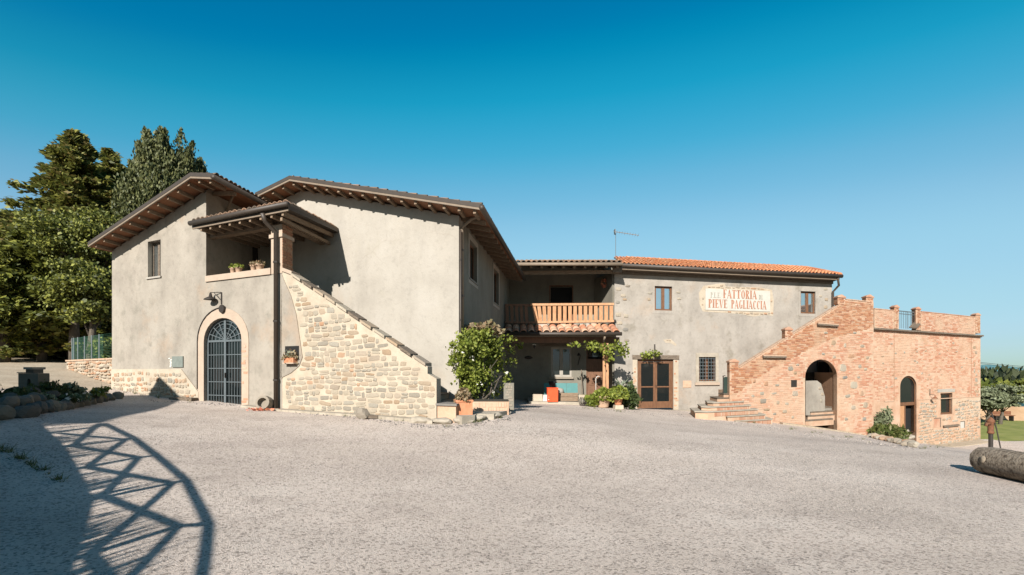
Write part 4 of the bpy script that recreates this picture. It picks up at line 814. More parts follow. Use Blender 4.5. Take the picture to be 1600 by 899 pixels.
MB().fbox(FR, g0, ge, -.545, -.50, zg0-.2, zg0-.125).build('eave_trim', M['trim'], R_); MB().fbox(FR, g0, ge, -.54, -.505, zg0-.124, zg0-.01).build('fascia', M['timber'], R_); MB().fbox(FR, g0, ge-.05, -.495, 0-.003, zg0-.19, zg0-.13).build('soffit', M['timber'], R_)
MB().fbox(FR, ur0, ur1+.05, -.06, -.003, zg0-.33, zg0-.2).build('eave_shade_strip', M['timber'], R_)  # dark strip painted in as the eave's shadow along the wall top
pipe(R_, [FR.pt(ge-.15, -.6, zg0-.1), FR.pt(ur1+.22, -.35, zg0-.45), FR.pt(ur1+.0, -.1, zg0-.75), FR.pt(ur1+.0, -.1, -1)], .055)

# ================================================================== NAME PANEL on the right building
sg = thing('name_panel', 'white painted name panel reading FATTORIA DI PIEVE PAGLIACCIA on the long house front', 'sign', FR.pt((u0+u1)/2, -.02, zb_))
MB().fbox(FR, u0, u1, -.035, -.008, zb_, zt_).build('panel', M['signwhite'], sg)
TK, TN = .19, .055
def _rc(x0, x1, y0, y1): return [[(x0, y0), (x1, y0), (x1, y1), (x0, y1)]]
def _arc(cx, cy, rx, ry, a0, a1, tx, ty, n=10):
    o = []
    for k in range(n):
        q = []
        for a in (a0+(a1-a0)*k/n, a0+(a1-a0)*(k+1)/n): q.append((a,))
        a, c = q[0][0], q[1][0]
        f = lambda t, i: (cx+(rx-(tx if i else 0))*math.cos(t), cy+(ry-(ty if i else 0))*math.sin(t))
        o.append([f(a, 0), f(c, 0), f(c, 1), f(a, 1)])
    return o
def _stem(x, w_=TK): return _rc(x, x+w_, 0, 1)+_rc(x-.06, x+w_+.06, 0, .035)+_rc(x-.06, x+w_+.06, .965, 1)
def glyph(c):
    hp = math.pi/2
    if c == 'I': return .30, _stem(.05)
    if c == 'L': return .50, _stem(.05)+_rc(.2, .46, 0, .05)+_rc(.42, .46, 0, .2)
    if c == 'E': return .52, _stem(.05)+_rc(.2, .46, 0, .05)+_rc(.42, .46, 0, .18)+_rc(.2, .46, .95, 1)+_rc(.42, .46, .82, 1)+_rc(.2, .36, .48, .53)+_rc(.33, .36, .42, .6)
    if c == 'F': return .50, _stem(.05)+_rc(.2, .46, .95, 1)+_rc(.42, .46, .82, 1)+_rc(.2, .36, .48, .53)+_rc(.33, .36, .42, .6)
    if c == 'T': return .54, _stem(.17)+_rc(0, .53, .95, 1)+_rc(0, .04, .8, 1)+_rc(.49, .53, .8, 1)
    if c == 'D': return .56, _stem(.05)+_arc(.22, .5, .30, .5, -hp, hp, TK, .05)
    if c == 'P': return .50, _stem(.05)+_arc(.22, .74, .25, .26, -hp, hp, TK*.8, .05)
    if c == 'R': return .54, _stem(.05)+_arc(.22, .75, .24, .25, -hp, hp, TK*.8, .05)+[[(.30, .5), (.22, .5), (.36, 0), (.54, 0)]]
    if c == 'O': return .54, _arc(.27, .5, .25, .5, 0, 2*math.pi, TK*.85, .04, 18)
    if c == 'C': return .52, _arc(.28, .5, .25, .5, .30*math.pi, 1.70*math.pi, TK*.9, .04, 14)+_rc(.40, .44, .72, .95)
    if c == 'G': return .54, _arc(.28, .5, .25, .5, .30*math.pi, 1.78*math.pi, TK*.9, .04, 14)+_rc(.36, .5, .08, .44)+_rc(.32, .54, .41, .44)
    if c == 'A': return .56, [[(0, 0), (.06, 0), (.28, 1), (.22, 1)], [(.36, 0), (.56, 0), (.30, 1), (.2, 1)], [(.09, .28), (.42, .28), (.42, .33), (.09, .33)]]+_rc(-.04, .12, 0, .03)+_rc(.32, .6, 0, .03)
    if c == 'V': return .54, [[(.2, 0), (.28, 0), (.20, 1), (0, 1)], [(.24, 0), (.29, 0), (.52, 1), (.46, 1)]]+_rc(-.04, .24, .97, 1)+_rc(.4, .57, .97, 1)
    if c == '.': return .2, _rc(.04, .14, 0, .1)
    return .3, []
def lettering(parent, fr, text, ua, ub, za, zc, s, m):
    tot = sum(glyph(c)[0]+.05 for c in text)-.05; k = (ub-ua)/tot; x = 0
    for c in text:
        w_, polys = glyph(c)
        if polys:
            b = MB()
            for i, q in enumerate(polys): b.prism([fr.pt(ua+(x+px)*k, s-.0004*i, za+py*(zc-za)) for px, py in q], fr.S*.004)
            b.build('letter', M[m], parent)
        x += w_+.05
def rowz(px, py): return FR.uz(px, py)[1]
s_ = -.047
za, zc = rowz(1155, 467), rowz(1155, 453.8)
lettering(sg, FR, 'FATTORIA', FR.u(1129.5), FR.u(1182), za, zc, s_, 'lettered')
lettering(sg, FR, 'DI', FR.u(1185.5), FR.u(1191), za-.0, za+(zc-za)*.52, s_, 'lettergrey')
lettering(sg, FR, 'P.L.E.', FR.u(1110), FR.u(1126), za+.0, za+(zc-za)*.60, s_, 'lettergrey')
za, zc = rowz(1150, 482.3), rowz(1150, 469.2)
lettering(sg, FR, 'PIEVE', FR.u(1106.5), FR.u(1136.5), za, zc, s_, 'lettered'); lettering(sg, FR, 'PAGLIACCIA', FR.u(1142), FR.u(1197), za, zc, s_, 'lettered')

an = thing('tv_antenna', 'thin television aerial on a mast above the balcony roof', 'antenna', P(962, 408, 26))
MB().tube([P(962, 412, 26), P(962, 363, 26)], .015, 6).build('mast', M['steel'], an)
MB().tube([P(959, 362, 26), P(998, 368, 25.4)], .016, 6).build('boom', M['trim'], an)
MB().beam(P(960.5, 359, 26), P(961, 366, 26), .25, .05).build('reflector', M['steel'], an)
for k in range(9):
    q = P(964, 362.8, 25.95).lerp(P(997, 367.8, 25.4), k/8); MB().tube([q-V((.05, .32, 0)), q+V((.05, .32, 0))], .004, 5).build('element', M['trim'], an)

# ================================================================== BRICK ANNEX
N_ = thing('brick_annex', 'salmon brick annex with roof terrace parapet, tall arched door and stone lower wall', 'building', FN.pt(14, 0, -2.5))
N2 = thing('brick_staircase', 'brick outside staircase with arched passage and fan of low steps at its foot', 'staircase', FN.pt(3, 0, -.6))
PS = .35                                            # the annex face lies this far behind the stair's face
ua = FN.u(1140); ue = FN.u(1365); uf = FN.u(1532, PS)
tz = lambda px, py, s=0: FN.uz(px, py, s)[1]
ah = arch(FN.u(1258), FN.u(1308), -3.5, tz(1283, 590), tz(1283, 562))
wnd = rect(FN.u(1236), FN.u(1245), tz(1240, 605), tz(1240, 594))
stp = [(ua, -5), (ua, tz(1140, 566)), (FN.u(1154), tz(1154, 566)), (FN.u(1154), tz(1154, 575)), (FN.u(1310), tz(1310, 478)), (FN.u(1310), tz(1310, 467)), (ue, tz(1365, 472.5)), (ue, -5)]
sw_ = MB().slab(FN, stp, 0, .35, [ah]).build('wall', M['mortarN'], N2)
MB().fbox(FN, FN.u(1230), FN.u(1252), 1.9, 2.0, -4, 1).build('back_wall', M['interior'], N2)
g = random.Random(1)
zone_hi = [(ua, tz(1140, 626)), (ua, tz(1140, 565)), (FN.u(1154), tz(1154, 566)), (FN.u(1154), tz(1154, 577)), (FN.u(1310), tz(1310, 479)), (FN.u(1310), tz(1310, 468)), (ue, tz(1365, 473.5)), (ue, tz(1365, 512)), (FN.u(1300), tz(1300, 530)), (FN.u(1240), tz(1240, 560)), (FN.u(1195), tz(1195, 585))]
zone_lo = [(ua, -5), (ua, tz(1140, 626)), (FN.u(1195), tz(1195, 585)), (FN.u(1240), tz(1240, 560)), (FN.u(1300), tz(1300, 530)), (ue, tz(1365, 512)), (ue, -5)]
ins = lambda r_, d: r_
fields = [FN.uz(*p) for p in ()]
big = [(1197, 600, 8, 8), (1214, 602, 9, 4), (1178, 596, 6, 5), (1190, 615, 9, 6), (1209, 615, 12, 3.5), (1192, 627, 14, 8), (1215, 629, 7, 7), (1229, 631, 7, 5), (1242, 615, 13, 9), (1235, 576, 12, 8), (1198, 640, 13, 4), (1226, 643, 9, 6), (1210, 647, 7, 4), (1238, 652, 5, 5), (1176, 619, 6, 5), (1242, 583, 7, 5),
       (1330, 557, 15, 7), (1320, 540, 5, 8), (1302, 536, 10, 10), (1317, 575, 15, 14), (1343, 573, 8, 7), (1320, 590, 12, 5), (1334, 602, 17, 14), (1341, 590, 8, 4), (1324, 619, 13, 6), (1346, 615, 8, 10), (1355, 559, 7, 6), (1333, 637, 10, 8), (1352, 633, 12, 10), (1347, 541, 9, 5), (1352, 577, 7, 5), (1303, 558, 7, 5),
       (1286, 553, 8, 4), (1350, 655, 9, 6), (1322, 655, 8, 5), (1246, 570, 6, 4), (1290, 520, 9, 4), (1335, 520, 8, 4)]
bholes = []
for px, py, w_, h_ in big:
    u, z = FN.uz(px, py); D = FN.pt(u, 0, 0).y; wu = w_*D/F/FN.U.x*1.05; hz = h_*D/F
    place_piece(g.choice(stones_of('stonepink' if g.random() < .2 else 'stonegrey' if g.random() < .25 else 'stone')), 'stone', N2, FN, u, .004, z, wu, .035, hz, g.uniform(-.1, .1)); bholes.append(rect(u-wu*.42, u+wu*.42, z-hz*.42, z+hz*.42))
ahb = arch(FN.u(1256.5), FN.u(1309.5), -3.5, tz(1283, 590), tz(1283, 560.5))
bricks(FN, zone_hi, 0, [ahb, wnd]+bholes, skip=.02, seed=3, course=.072, length=.27).build('brickwork', M['brick'], sw_, rec=False, kind='stuff')
bricks(FN, zone_lo, 0, [ahb, wnd]+bholes, skip=.14, seed=4, course=.08, length=.30, proud=.008).build('rough_brickwork', M['brickN'], sw_, rec=False, kind='stuff')
MB().fbox(FN, FN.u(1236), FN.u(1245), -.012, -.002, tz(1240, 605), tz(1240, 594)).build('window_dark_plate', M['iron'], N2)  # flat dark plate stands in for the small window's dark opening
# arch rim bricks, vault lining, passage
ar = arch(FN.u(1258), FN.u(1308), 0, tz(1283, 590), tz(1283, 562), 22)[1:-1]; b = MB()
for (x0, z0), (x1, z1) in zip(ar, ar[1:]):
    cx_, cz_ = (FN.u(1258)+FN.u(1308))/2, tz(1283, 590); e = lambda x, z, k: (cx_+(x-cx_)*k, cz_+(z-cz_)*k)
    q = [(x0, z0), (x1, z1), e(x1, z1, 1.16), e(x0, z0, 1.16)]; mx, mz = sum(a for a, _ in q)/4, sum(c for _, c in q)/4; q = [(mx+(a-mx)*.9, mz+(c-mz)*.94) for a, c in q]
    b.prism([FN.pt(a, -.014, c) for a, c in q], FN.S*.03)
b.build('arch_bricks', M['brickN'], sw_, kind='stuff')
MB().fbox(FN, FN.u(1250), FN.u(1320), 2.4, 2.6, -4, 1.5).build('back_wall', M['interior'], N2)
MB().fbox(FN, FN.u(1308)+.02, FN.u(1308)+.3, .352, 2.39, -4, 1.5).build('passage_wall', M['brickshade'], N2)
MB().fbox(FN, FN.u(1258)-.9, FN.u(1258)-.6, .352, 2.39, -4, 1.3).build('passage_wall', M['brickshade'], N2)
pd2 = MB().fbox(FN, FN.u(1279, 2.2), FN.u(1297, 2.2), 2.3, 2.38, tz(1290, 636, 2.3), tz(1290, 566, 2.3)).build('inner_door', M['iron'], N2)
wl = [FN.uz(*p, .42) for p in ((1259, 664), (1259, 595.5), (1277, 595), (1283, 600), (1287, 613), (1289, 620), (1289, 664))]
MB().slab(FN, wl, .42, .7).build('white_wall', M['plasterA'], N2)
for px, py, w_, h_ in ((1281, 607, 8, 5), (1285, 616, 6, 6), (1283, 626, 6, 7)):
    u, z = FN.uz(px, py, .42); place_piece(g.choice(stones_of('stone')), 'stone', N2, FN, u, .424, z, w_*.032, .03, h_*.028)
for k, (x0, x1, y0) in enumerate(((1258.5, 1297.5, 655.5), (1262, 1299, 648.5), (1267, 1301, 642.5), (1280, 1303, 636))):
    s = .05+k*.16; z1 = tz((x0+x1)/2, y0, s); MB().fbox(FN, FN.u(x0, s), FN.u(x1, s)+.25, s, s+1.6-k*.16, z1-.3, z1-.05).build('riser', M['mortarN'] if k < 3 else M['stonegrey'], N2)
    MB().fbox(FN, FN.u(x0, s)-.01, FN.u(x1, s)+.2, s-.03, s+1.6-k*.16, z1-.047, z1).build('tread', M['timber'], N2)
# coping strip along the flight, little drip ledges, pillars with caps
def strip(fr, pts, s0, s1, th, name, m, parent, n=10):
    for (pa, pb) in zip(pts, pts[1:]):
        for k in range(n):
            a = (pa[0]+(pb[0]-pa[0])*(k+.02)/n, pa[1]+(pb[1]-pa[1])*(k+.02)/n); c = (pa[0]+(pb[0]-pa[0])*(k+.97)/n, pa[1]+(pb[1]-pa[1])*(k+.97)/n)
            MB().fbox(fr, a[0], c[0], s0, s1, a[1], a[1]+th, c[1], c[1]+th).build(name, M[m], parent)
strip(FN, [(FN.u(1154.5), tz(1154, 575)+.003), (FN.u(1309), tz(1309, 478.5)+.003)], -.03, .38, .045, 'coping_tile', 'terrapale', N2, 14)
strip(FN, [(FN.u(1321), tz(1321, 468.5)+.003), (ue-.3, tz(1354, 471.8)+.003)], -.03, .38, .045, 'coping_tile', 'terrapale', N2, 4)
for x0, x1, y in ((1191, 1227, 557), (1276, 1308, 507.5)):
    u0_, u1_ = FN.u(x0), FN.u(x1); z = tz((x0+x1)/2, y); MB().fbox(FN, u0_, u1_, -.16, -.002, z-.07, z).build('drip_ledge', M['timber'], N2); MB().fbox(FN, u0_, u1_, -.15, -.002, z+.002, z+.05).build('ledge_tile', M['terrapale'], N2)
def bpillar(fr, x0, x1, ytop, ybot, s0, s1, parent):
    u0_, u1_ = fr.u(x0, s0), fr.u(x1, s0); xm = (x0+x1)/2; zt, zb = fr.uz(xm, ytop, s0)[1], fr.uz(xm, ybot, s0)[1]
    p = MB().fbox(fr, u0_, u1_, s0, s1, zb, zt-.12).build('pillar', M['mortarN'], parent)
    b = bricks(fr, rect(u0_-.005, u1_+.005, zb, zt-.12), s0, course=.072, length=.2, skip=.02, seed=int(x0)); r = random.Random(int(x0)); z = zb+.014
    while z < zt-.17: b.fbox(fr, u0_-.012, u0_+.01, s0+.01, s1-.01, z, z+.058); z += .072
    b.build('brickwork', M['brick'], p, rec=False, kind='stuff')
    MB().fbox(fr, u0_-.04, u1_+.04, s0-.04, s1+.04, zt-.119, zt-.06).build('cap', M['brickN'], p)
    MB().prism([fr.pt(u0_-.03, s0-.03, zt-.059), fr.pt(u1_+.03, s0-.03, zt-.059), fr.pt((u0_+u1_)/2+.05, s0-.03, zt+.03), fr.pt((u0_+u1_)/2-.05, s0-.03, zt+.03)], fr.S*(s1-s0+.06)).build('cap_tile', M['brickN'], p)
for a in ((1140.3, 1153.7, 562, 582), (1227, 1238, 512, 530), (1309, 1320.5, 461.5, 476), (1353.5, 1364.6, 461.5, 476)): bpillar(FN, *a, -.012, .36, N2)
# flight of steps behind the wall and terrace
ns = 20
for k in range(ns):
    f = k/ns; z1 = tz(1140, 612)+(tz(1365, 514)-tz(1140, 612))*f; u_0 = ua+.2+(FN.u(1312)-ua-.2)*f
    MB().fbox(FN, u_0, u_0+(FN.u(1312)-ua-.2)/ns+.02, .352, 2.2, z1-.35, z1).build('step', M['mortarN'], N2)
# fan steps at the foot
fan = [(1127, 1141, 615.5, .10, .9), (1117, 1141.5, 622, .02, 1.2), (1106, 1163, 628.5, -.26, 1.3), (1096, 1174, 635, -.5, 1.35), (1086, 1186, 642, -.75, 1.4), (1137, 1197, 649.5, -.98, .5), (1150, 1208, 656.5, -1.18, .3)]
for k, (x0, x1, y, sf, sb_) in enumerate(fan):
    sL = sf+(.35 if k < 5 else 0); zt1 = FN.uz((x0+x1)/2, y, sf)[1] if k > 1 else FN.uz(x0, y, sf)[1]
    uL_, uR_ = FN.u(x0, sL), FN.u(x1, sf); um = FN.u(x0+ (x1-x0)*.28, sf)
    if k < 2: ring = [(uL_, sf), (uR_, sf), (uR_, sb_), (uL_, sb_)]
    elif k < 5: ring = [(uL_, sL+.1), (um-.25, sf+.06), (um+.1, sf), (uR_, sf), (uR_+.1, -.003), (ua-.002, -.003), (ua-.002, sb_), (uL_+.25, sb_)]
    else: ring = [(uL_, sf+.05), (uR_, sf), (uR_+.12, -.003), (uL_, -.003)]
    tr = MB().prism([FN.pt(a, c, zt1-.035) for a, c in ring], V((0, 0, .035))).build('tread', M['timber'] if k < 2 else M['concrete'], N2)
    cu, cs_ = sum(a for a, _ in ring)/len(ring), sum(c for _, c in ring)/len(ring)
    r2 = [(cu+(a-cu)*.965, c+.035 if c < .3 else c) for a, c in ring]
    MB().prism([FN.pt(a, c, zt1-.6) for a, c in r2], V((0, 0, .549))).build('riser', M['mortarN'], N2)
    if k >= 2:
        b = MB(); u_0 = um+.1; r = random.Random(k)
        while u_0 < uR_-.1: b.fbox(FN, u_0, u_0+.052, sf+.008, sf+.06, zt1-.19, zt1-.055); u_0 += .068
        b.build('brickwork', M['brickN'], tr, rec=False, kind='stuff')
gt = thing('green_gate', 'dark green sheet metal gate with arched top, left of the brick pillar', 'gate', FN.pt(FN.u(1133), .4, -.2))
gp = MB().slab(FN, arch(FN.u(1130, .3), FN.u(1139, .3), FN.uz(1130, 615, .3)[1], FN.uz(1134, 593, .3)[1], FN.uz(1134, 589, .3)[1], 8), .3, .34).build('gate_leaf', flat('dark_green_paint', (.035, .06, .05)), gt)
MB().tube([FN.w(1130, 616, .29), FN.w(1130, 588, .29)], .02, 6).build('gate_post', M['iron'], gt); MB().tube([FN.w(1129, 588, .29), FN.w(1133, 587, .29)], .015, 6).build('hook', M['iron'], gt)

# annex main face
dA = arch(FN.u(1406.5, PS), FN.u(1432, PS), -4.1, tz(1419, 604, PS), tz(1419, 587.5, PS)); zdb = tz(1419, 676, PS)
wA = rect(FN.u(1469.5, PS), FN.u(1488, PS), tz(1478, 648, PS), tz(1478, 614.5, PS))
zc0, zc1 = tz(1364, 517, PS), tz(1532, 525, PS); zco = (zc0+zc1)/2
aw = MB().slab(FN, [(ue-.3, -6), (uf, -6), (uf, zco), (ue-.3, zco)], PS, PS+.45, [dA, wA]).build('wall', M['mortarN'], N_)
MB().fbox(FN, uf-.4, uf, PS+.451, PS+7, -6, zco-.01).build('side_wall', M['mortarN'], N_)
MB().fbox(FN, ue-.3, uf-.01, PS+.452, PS+7, zco-.3, zco-.02).build('terrace', M['concrete'], N_)
zpan = tz(1450, 624, PS); upl, upr = FN.u(1397, PS), FN.u(1517.5, PS)
MB().slab(FN, [(upl, zpan), (upr, zpan), (upr, zco-.2), (upl, zco-.2)], PS-.0, PS-.03, [arch(FN.u(1405, PS), FN.u(1433.5, PS), zpan+.001, tz(1419, 604, PS), tz(1419, 585.5, PS)), rect(FN.u(1467, PS), FN.u(1490, PS), zpan+.001, tz(1478, 609, PS))] if 0 else []).build('x', M['mortarN'], N_) if 0 else None
top_f = [(ue+.02, zpan), (uf-.01, zpan), (uf-.01, zco-.02), (ue+.02, zco-.02)]
hol = [arch(FN.u(1404.5, PS), FN.u(1434, PS), -4.1, tz(1419, 604, PS), tz(1419, 585, PS)), rect(FN.u(1466, PS), FN.u(1491.5, PS), zpan-.5, tz(1478, 607.5, PS))]
bricks(FN, top_f, PS, hol, skip=.30, seed=7, course=.085, length=.31, proud=.007).build('brickwork', M['brickN'], aw, rec=False, kind='stuff')
# slim joints of the tall panel
for u_ in (upl, upr): MB().fbox(FN, u_-.018, u_+.018, PS-.024, PS-.002, zpan, zco-.1).build('joint_strip', M['brickshade'], aw)
MB().fbox(FN, upl-.9, upl-.02, PS-.03, PS-.002, zpan-.03, zpan+.03).build('joint_strip', M['terrapale'], aw); MB().fbox(FN, FN.u(1432, PS)+.1, uf, PS-.028, PS-.002, zpan-.02, zpan+.02).build('joint_strip', M['terrapale'], aw)
low = [(FN.u(1434, PS), -4.6), (uf-.03, -4.6), (uf-.03, zpan-.05), (FN.u(1434, PS), zpan-.05)]
nis = [rect(FN.u(1459, PS), FN.u(1470, PS), tz(1465, 668, PS), tz(1465, 653, PS)), rect(FN.u(1500.5, PS), FN.u(1507.5, PS), tz(1504, 669, PS), tz(1504, 658, PS)), rect(FN.u(1472, PS), FN.u(1498, PS), tz(1485, 667, PS), tz(1485, 661, PS)), rect(FN.u(1466, PS), FN.u(1491.5, PS), tz(1478, 651, PS), tz(1478, 607.5, PS))]
rubble(aw, FN, low, PS+.002, .19, .32, 'stone', .03, nis, .025, .9, seed=31, limit=200, jit=.25, wave=.03, alt='stonepink', altp=.3)
rubble(aw, FN, [(FN.u(1519, PS), zpan), (uf-.03, zpan), (uf-.03, zco-.4), (FN.u(1519, PS), zco-.4)], PS+.002, .3, .3, 'stone', .03, seed=32, keep=.35)
r = random.Random(12)
for k in range(42):
    px, py = r.uniform(1372, 1515), r.uniform(530, 612)
    if 1400 < px < 1438 and py > 578: continue
    u_, z_ = FN.uz(px, py, PS); place_piece(r.choice(stones_of('stonepink' if r.random() < .6 else 'stone')), 'stone', aw, FN, u_, PS+.002, z_, r.uniform(.12, .32), .028, r.uniform(.05, .13))
# niches and ledge
for h, m_ in ((nis[0], 'brickN'), (nis[1], 'signwhite')):
    (a, z0), _, (c, z1), _ = h; MB().fbox(FN, a, c, PS-.012, PS-.002, z0, z1).build('niche', M[m_], aw); MB().fbox(FN, c-.09, c, PS-.018, PS-.0125, z0+.002, z1-.002).build('niche_shade_strip', M['timber'], aw)  # dark strip on the flat panel paints the niche's shaded right side
    MB().fbox(FN, a, c-.092, PS-.018, PS-.0125, z1-.05, z1-.002).build('niche_lintel', M['timber'], aw)
MB().fbox(FN, FN.u(1473, PS), FN.u(1497, PS), PS-.12, PS-.002, tz(1485, 666.5, PS), tz(1485, 664, PS)).build('ledge', M['timber'], aw)
MB().fbox(FN, FN.u(1464.5, PS), FN.u(1492, PS), PS-.02, PS-.002, tz(1478, 613, PS), tz(1478, 608, PS)).build('lintel', M['plasterB'], aw)
wo_ = window(N_, FN, wA[0][0], wA[1][0], wA[0][1], wA[2][1], PS, 'wood', 'glass', 1, .16, .1, None)
MB().fbox(FN, wA[0][0]+.14, wA[0][0]+.24, PS+.14, PS+.2, wA[0][1]+.11, wA[2][1]-.11).build('shutter_edge', M['woodlight'], wo_)
# arched door: fanlight, leaf ajar
ad = MB().slab(FN, arch(dA[0][0]+.002, dA[-1][0]-.002, zdb, tz(1419, 604, PS), tz(1419, 588, PS)), PS+.12, PS+.2, [arch(dA[0][0]+.07, dA[-1][0]-.07, zdb+.002, tz(1419, 604, PS), tz(1419, 590, PS))]).build('arched_door', M['wood'], N_)
MB().slab(FN, arch(dA[0][0]+.06, dA[-1][0]-.06, tz(1419, 631, PS), tz(1419, 604, PS), tz(1419, 589, PS)), PS+.15, PS+.16).build('fanlight', M['glass'], ad)
MB().fbox(FN, dA[0][0]+.071, dA[-1][0]-.071, PS+.11, PS+.19, tz(1419, 634, PS), tz(1419, 629, PS)).build('transom', M['wood'], ad)
MB().fbox(FN, dA[0][0]+.071, dA[0][0]+.55, PS+.13, PS+.18, zdb, tz(1419, 634.5, PS)).build('door_leaf', M['woodlight'], ad)
MB().fbox(FN, dA[0][0]+.552, dA[0][0]+.67, PS+.12, PS+.18, zdb, tz(1419, 634.5, PS)).build('door_leaf', M['wood'], ad)
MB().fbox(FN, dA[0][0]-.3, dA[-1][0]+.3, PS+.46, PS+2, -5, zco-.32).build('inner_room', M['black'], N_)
# wall lamp
q = FN.w(1453, 608, PS-.03); lm = MB().tube([q, q-V((0, 0, .35))], .018, 6).tube([q-V((0, 0, .3)), q-V((0, 0, .32))+FN.N*.22], .012, 6).build('wall_lamp', M['iron'], N_)
MB().lathe(q+FN.N*.24-V((0, 0, .52)), [(.13, 0), (.12, .03), (.03, .1), (.01, .2)], 12).build('lamp_shade', M['rust'], lm, smooth=True)
# cornice, parapets, railing
for i in range(9):
    a = ue+.0+(uf+.12-ue)*i/9; c = ue+(uf+.12-ue)*(i+1)/9-.01; MB().fbox(FN, a, c, PS-.2, PS+.2, zco+.004+.006*(i % 2), zco+.085+.006*(i % 2)).build('cornice_slab', M['timber'], N_)
MB().fbox(FN, ue, uf+.03, PS-.1, PS+.1, zco-.05, zco+.001).build('cornice_course', M['brickshade'], N_)
def parapet(x0, y0, x1, y1, seed):
    a, c = FN.u(x0, PS), FN.u(x1, PS); z0, z1 = tz(x0, y0, PS), tz(x1, y1, PS); zm = (z0+z1)/2
    p = MB().fbox(FN, a, c, PS+.0, PS+.3, zco+.1, zm-.03).build('parapet', M['mortarN'], N_)
    bricks(FN, rect(a-.005, c+.005, zco+.1, zm-.02), PS, course=.078, length=.28, skip=.08, seed=seed).build('brickwork', M['brickN'], p, rec=False, kind='stuff')
    n = max(2, round((c-a)/.6))
    for i in range(n): MB().fbox(FN, a+(c-a)*i/n+.003, a+(c-a)*(i+1)/n-.003, PS-.03, PS+.33, zm-.029, zm+.01).build('coping_tile', M['brickN'], p)
parapet(1366, 482.5, 1397, 484.5, 41); parapet(1439, 488, 1524, 494, 42)
for a in ((1397.5, 1404.5, 477.5, 514), (1431, 1438.5, 480.5, 516), (1524.5, 1531.8, 490, 521)): bpillar(FN, *a, PS-.012, PS+.35, N_)
rl = MB().fbox(FN, FN.u(1405, PS), FN.u(1431, PS), PS+.1, PS+.13, tz(1418, 487.5, PS), tz(1418, 486, PS)).build('railing', M['steel'], N_); zr0 = tz(1418, 512, PS)
MB().fbox(FN, FN.u(1405, PS), FN.u(1431, PS), PS+.1, PS+.13, tz(1418, 491.5, PS), tz(1418, 490.5, PS)).build('rail', M['steel'], rl)
for k in range(10): u_ = FN.u(1405.5, PS)+(FN.u(1430.5, PS)-FN.u(1405.5, PS))*k/9; t_ = .03 if k == 5 else .011; MB().fbox(FN, u_-t_, u_+t_, PS+.105, PS+.125, zr0-.05, tz(1418, 487, PS)).build('bar', M['steel'], rl)
pkt = thing('plank_pile', 'short dark planks leaning on the terrace edge beside the railing gap pillar', 'planks', FN.pt(FN.u(1428, PS), PS-.1, zco+.09))
for i, (a, c) in enumerate((((1423, 512), (1429, 505)), ((1427, 513), (1435, 506)), ((1430, 513), (1436, 507)))): MB().beam(FN.w(*a, PS-.1), FN.w(*c, PS-.08), .14, .05).build('plank', M['timber'], pkt)

# ================================================================== TREES
def broad_tree(name, label, base, H, crown, nclu, m='broad', leaf=.22, seed=1, trunk=.2, lean=0, group=None, cat='tree', per=120, cz=.62, bark='bark', flatb=.35, tips=0):
    g = np.random.default_rng(seed); r = random.Random(seed); base = V(base); t = thing(name, label, cat, base, group)
    th = H*cz; top = base+V((lean, 0, th)); b = MB(); c0 = base+V((lean, 0, H*(cz+1)/2.05))
    b.tube([base-V((0, 0, .3)), base.lerp(top, .3)+V((r.uniform(-.1, .1), 0, 0)), base.lerp(top, .7)+V((r.uniform(-.15, .15), 0, 0)), top], [trunk*1.25, trunk, trunk*.8, trunk*.5], 9)
    cl = []
    for i in range(nclu):
        d = g.normal(0, 1, 3); d /= np.linalg.norm(d); rr = g.uniform(.35, 1)**.6
        p = V((c0.x+d[0]*crown[0]*rr, c0.y+d[1]*crown[1]*rr, base.z+H-crown[2]+d[2]*crown[2]*rr*(1 if d[2] > 0 else flatb*2)))
        cl.append(p)
        if i % 3 == 0 and p.z > base.z+1: b.tube([base.lerp(top, r.uniform(.45, .95)), base.lerp(top, .9).lerp(p, .5)+V((0, 0, -.2)), p], [trunk*.35, trunk*.2, .02], 5)
    b.build('trunk', M[bark], t, smooth=True)
    pts = []; dr = []
    cs = min(crown)*.17
    for p in cl:
        n = int(per*g.uniform(.6, 1.3)); q = g.normal(0, 1, (n, 3))*[cs*1.25, cs*1.1, cs*.5]*g.uniform(.7, 1.2)+np.array(p); pts.append(q)
    leaves('crown', np.concatenate(pts), leaf, M[m], t, g)
    return t
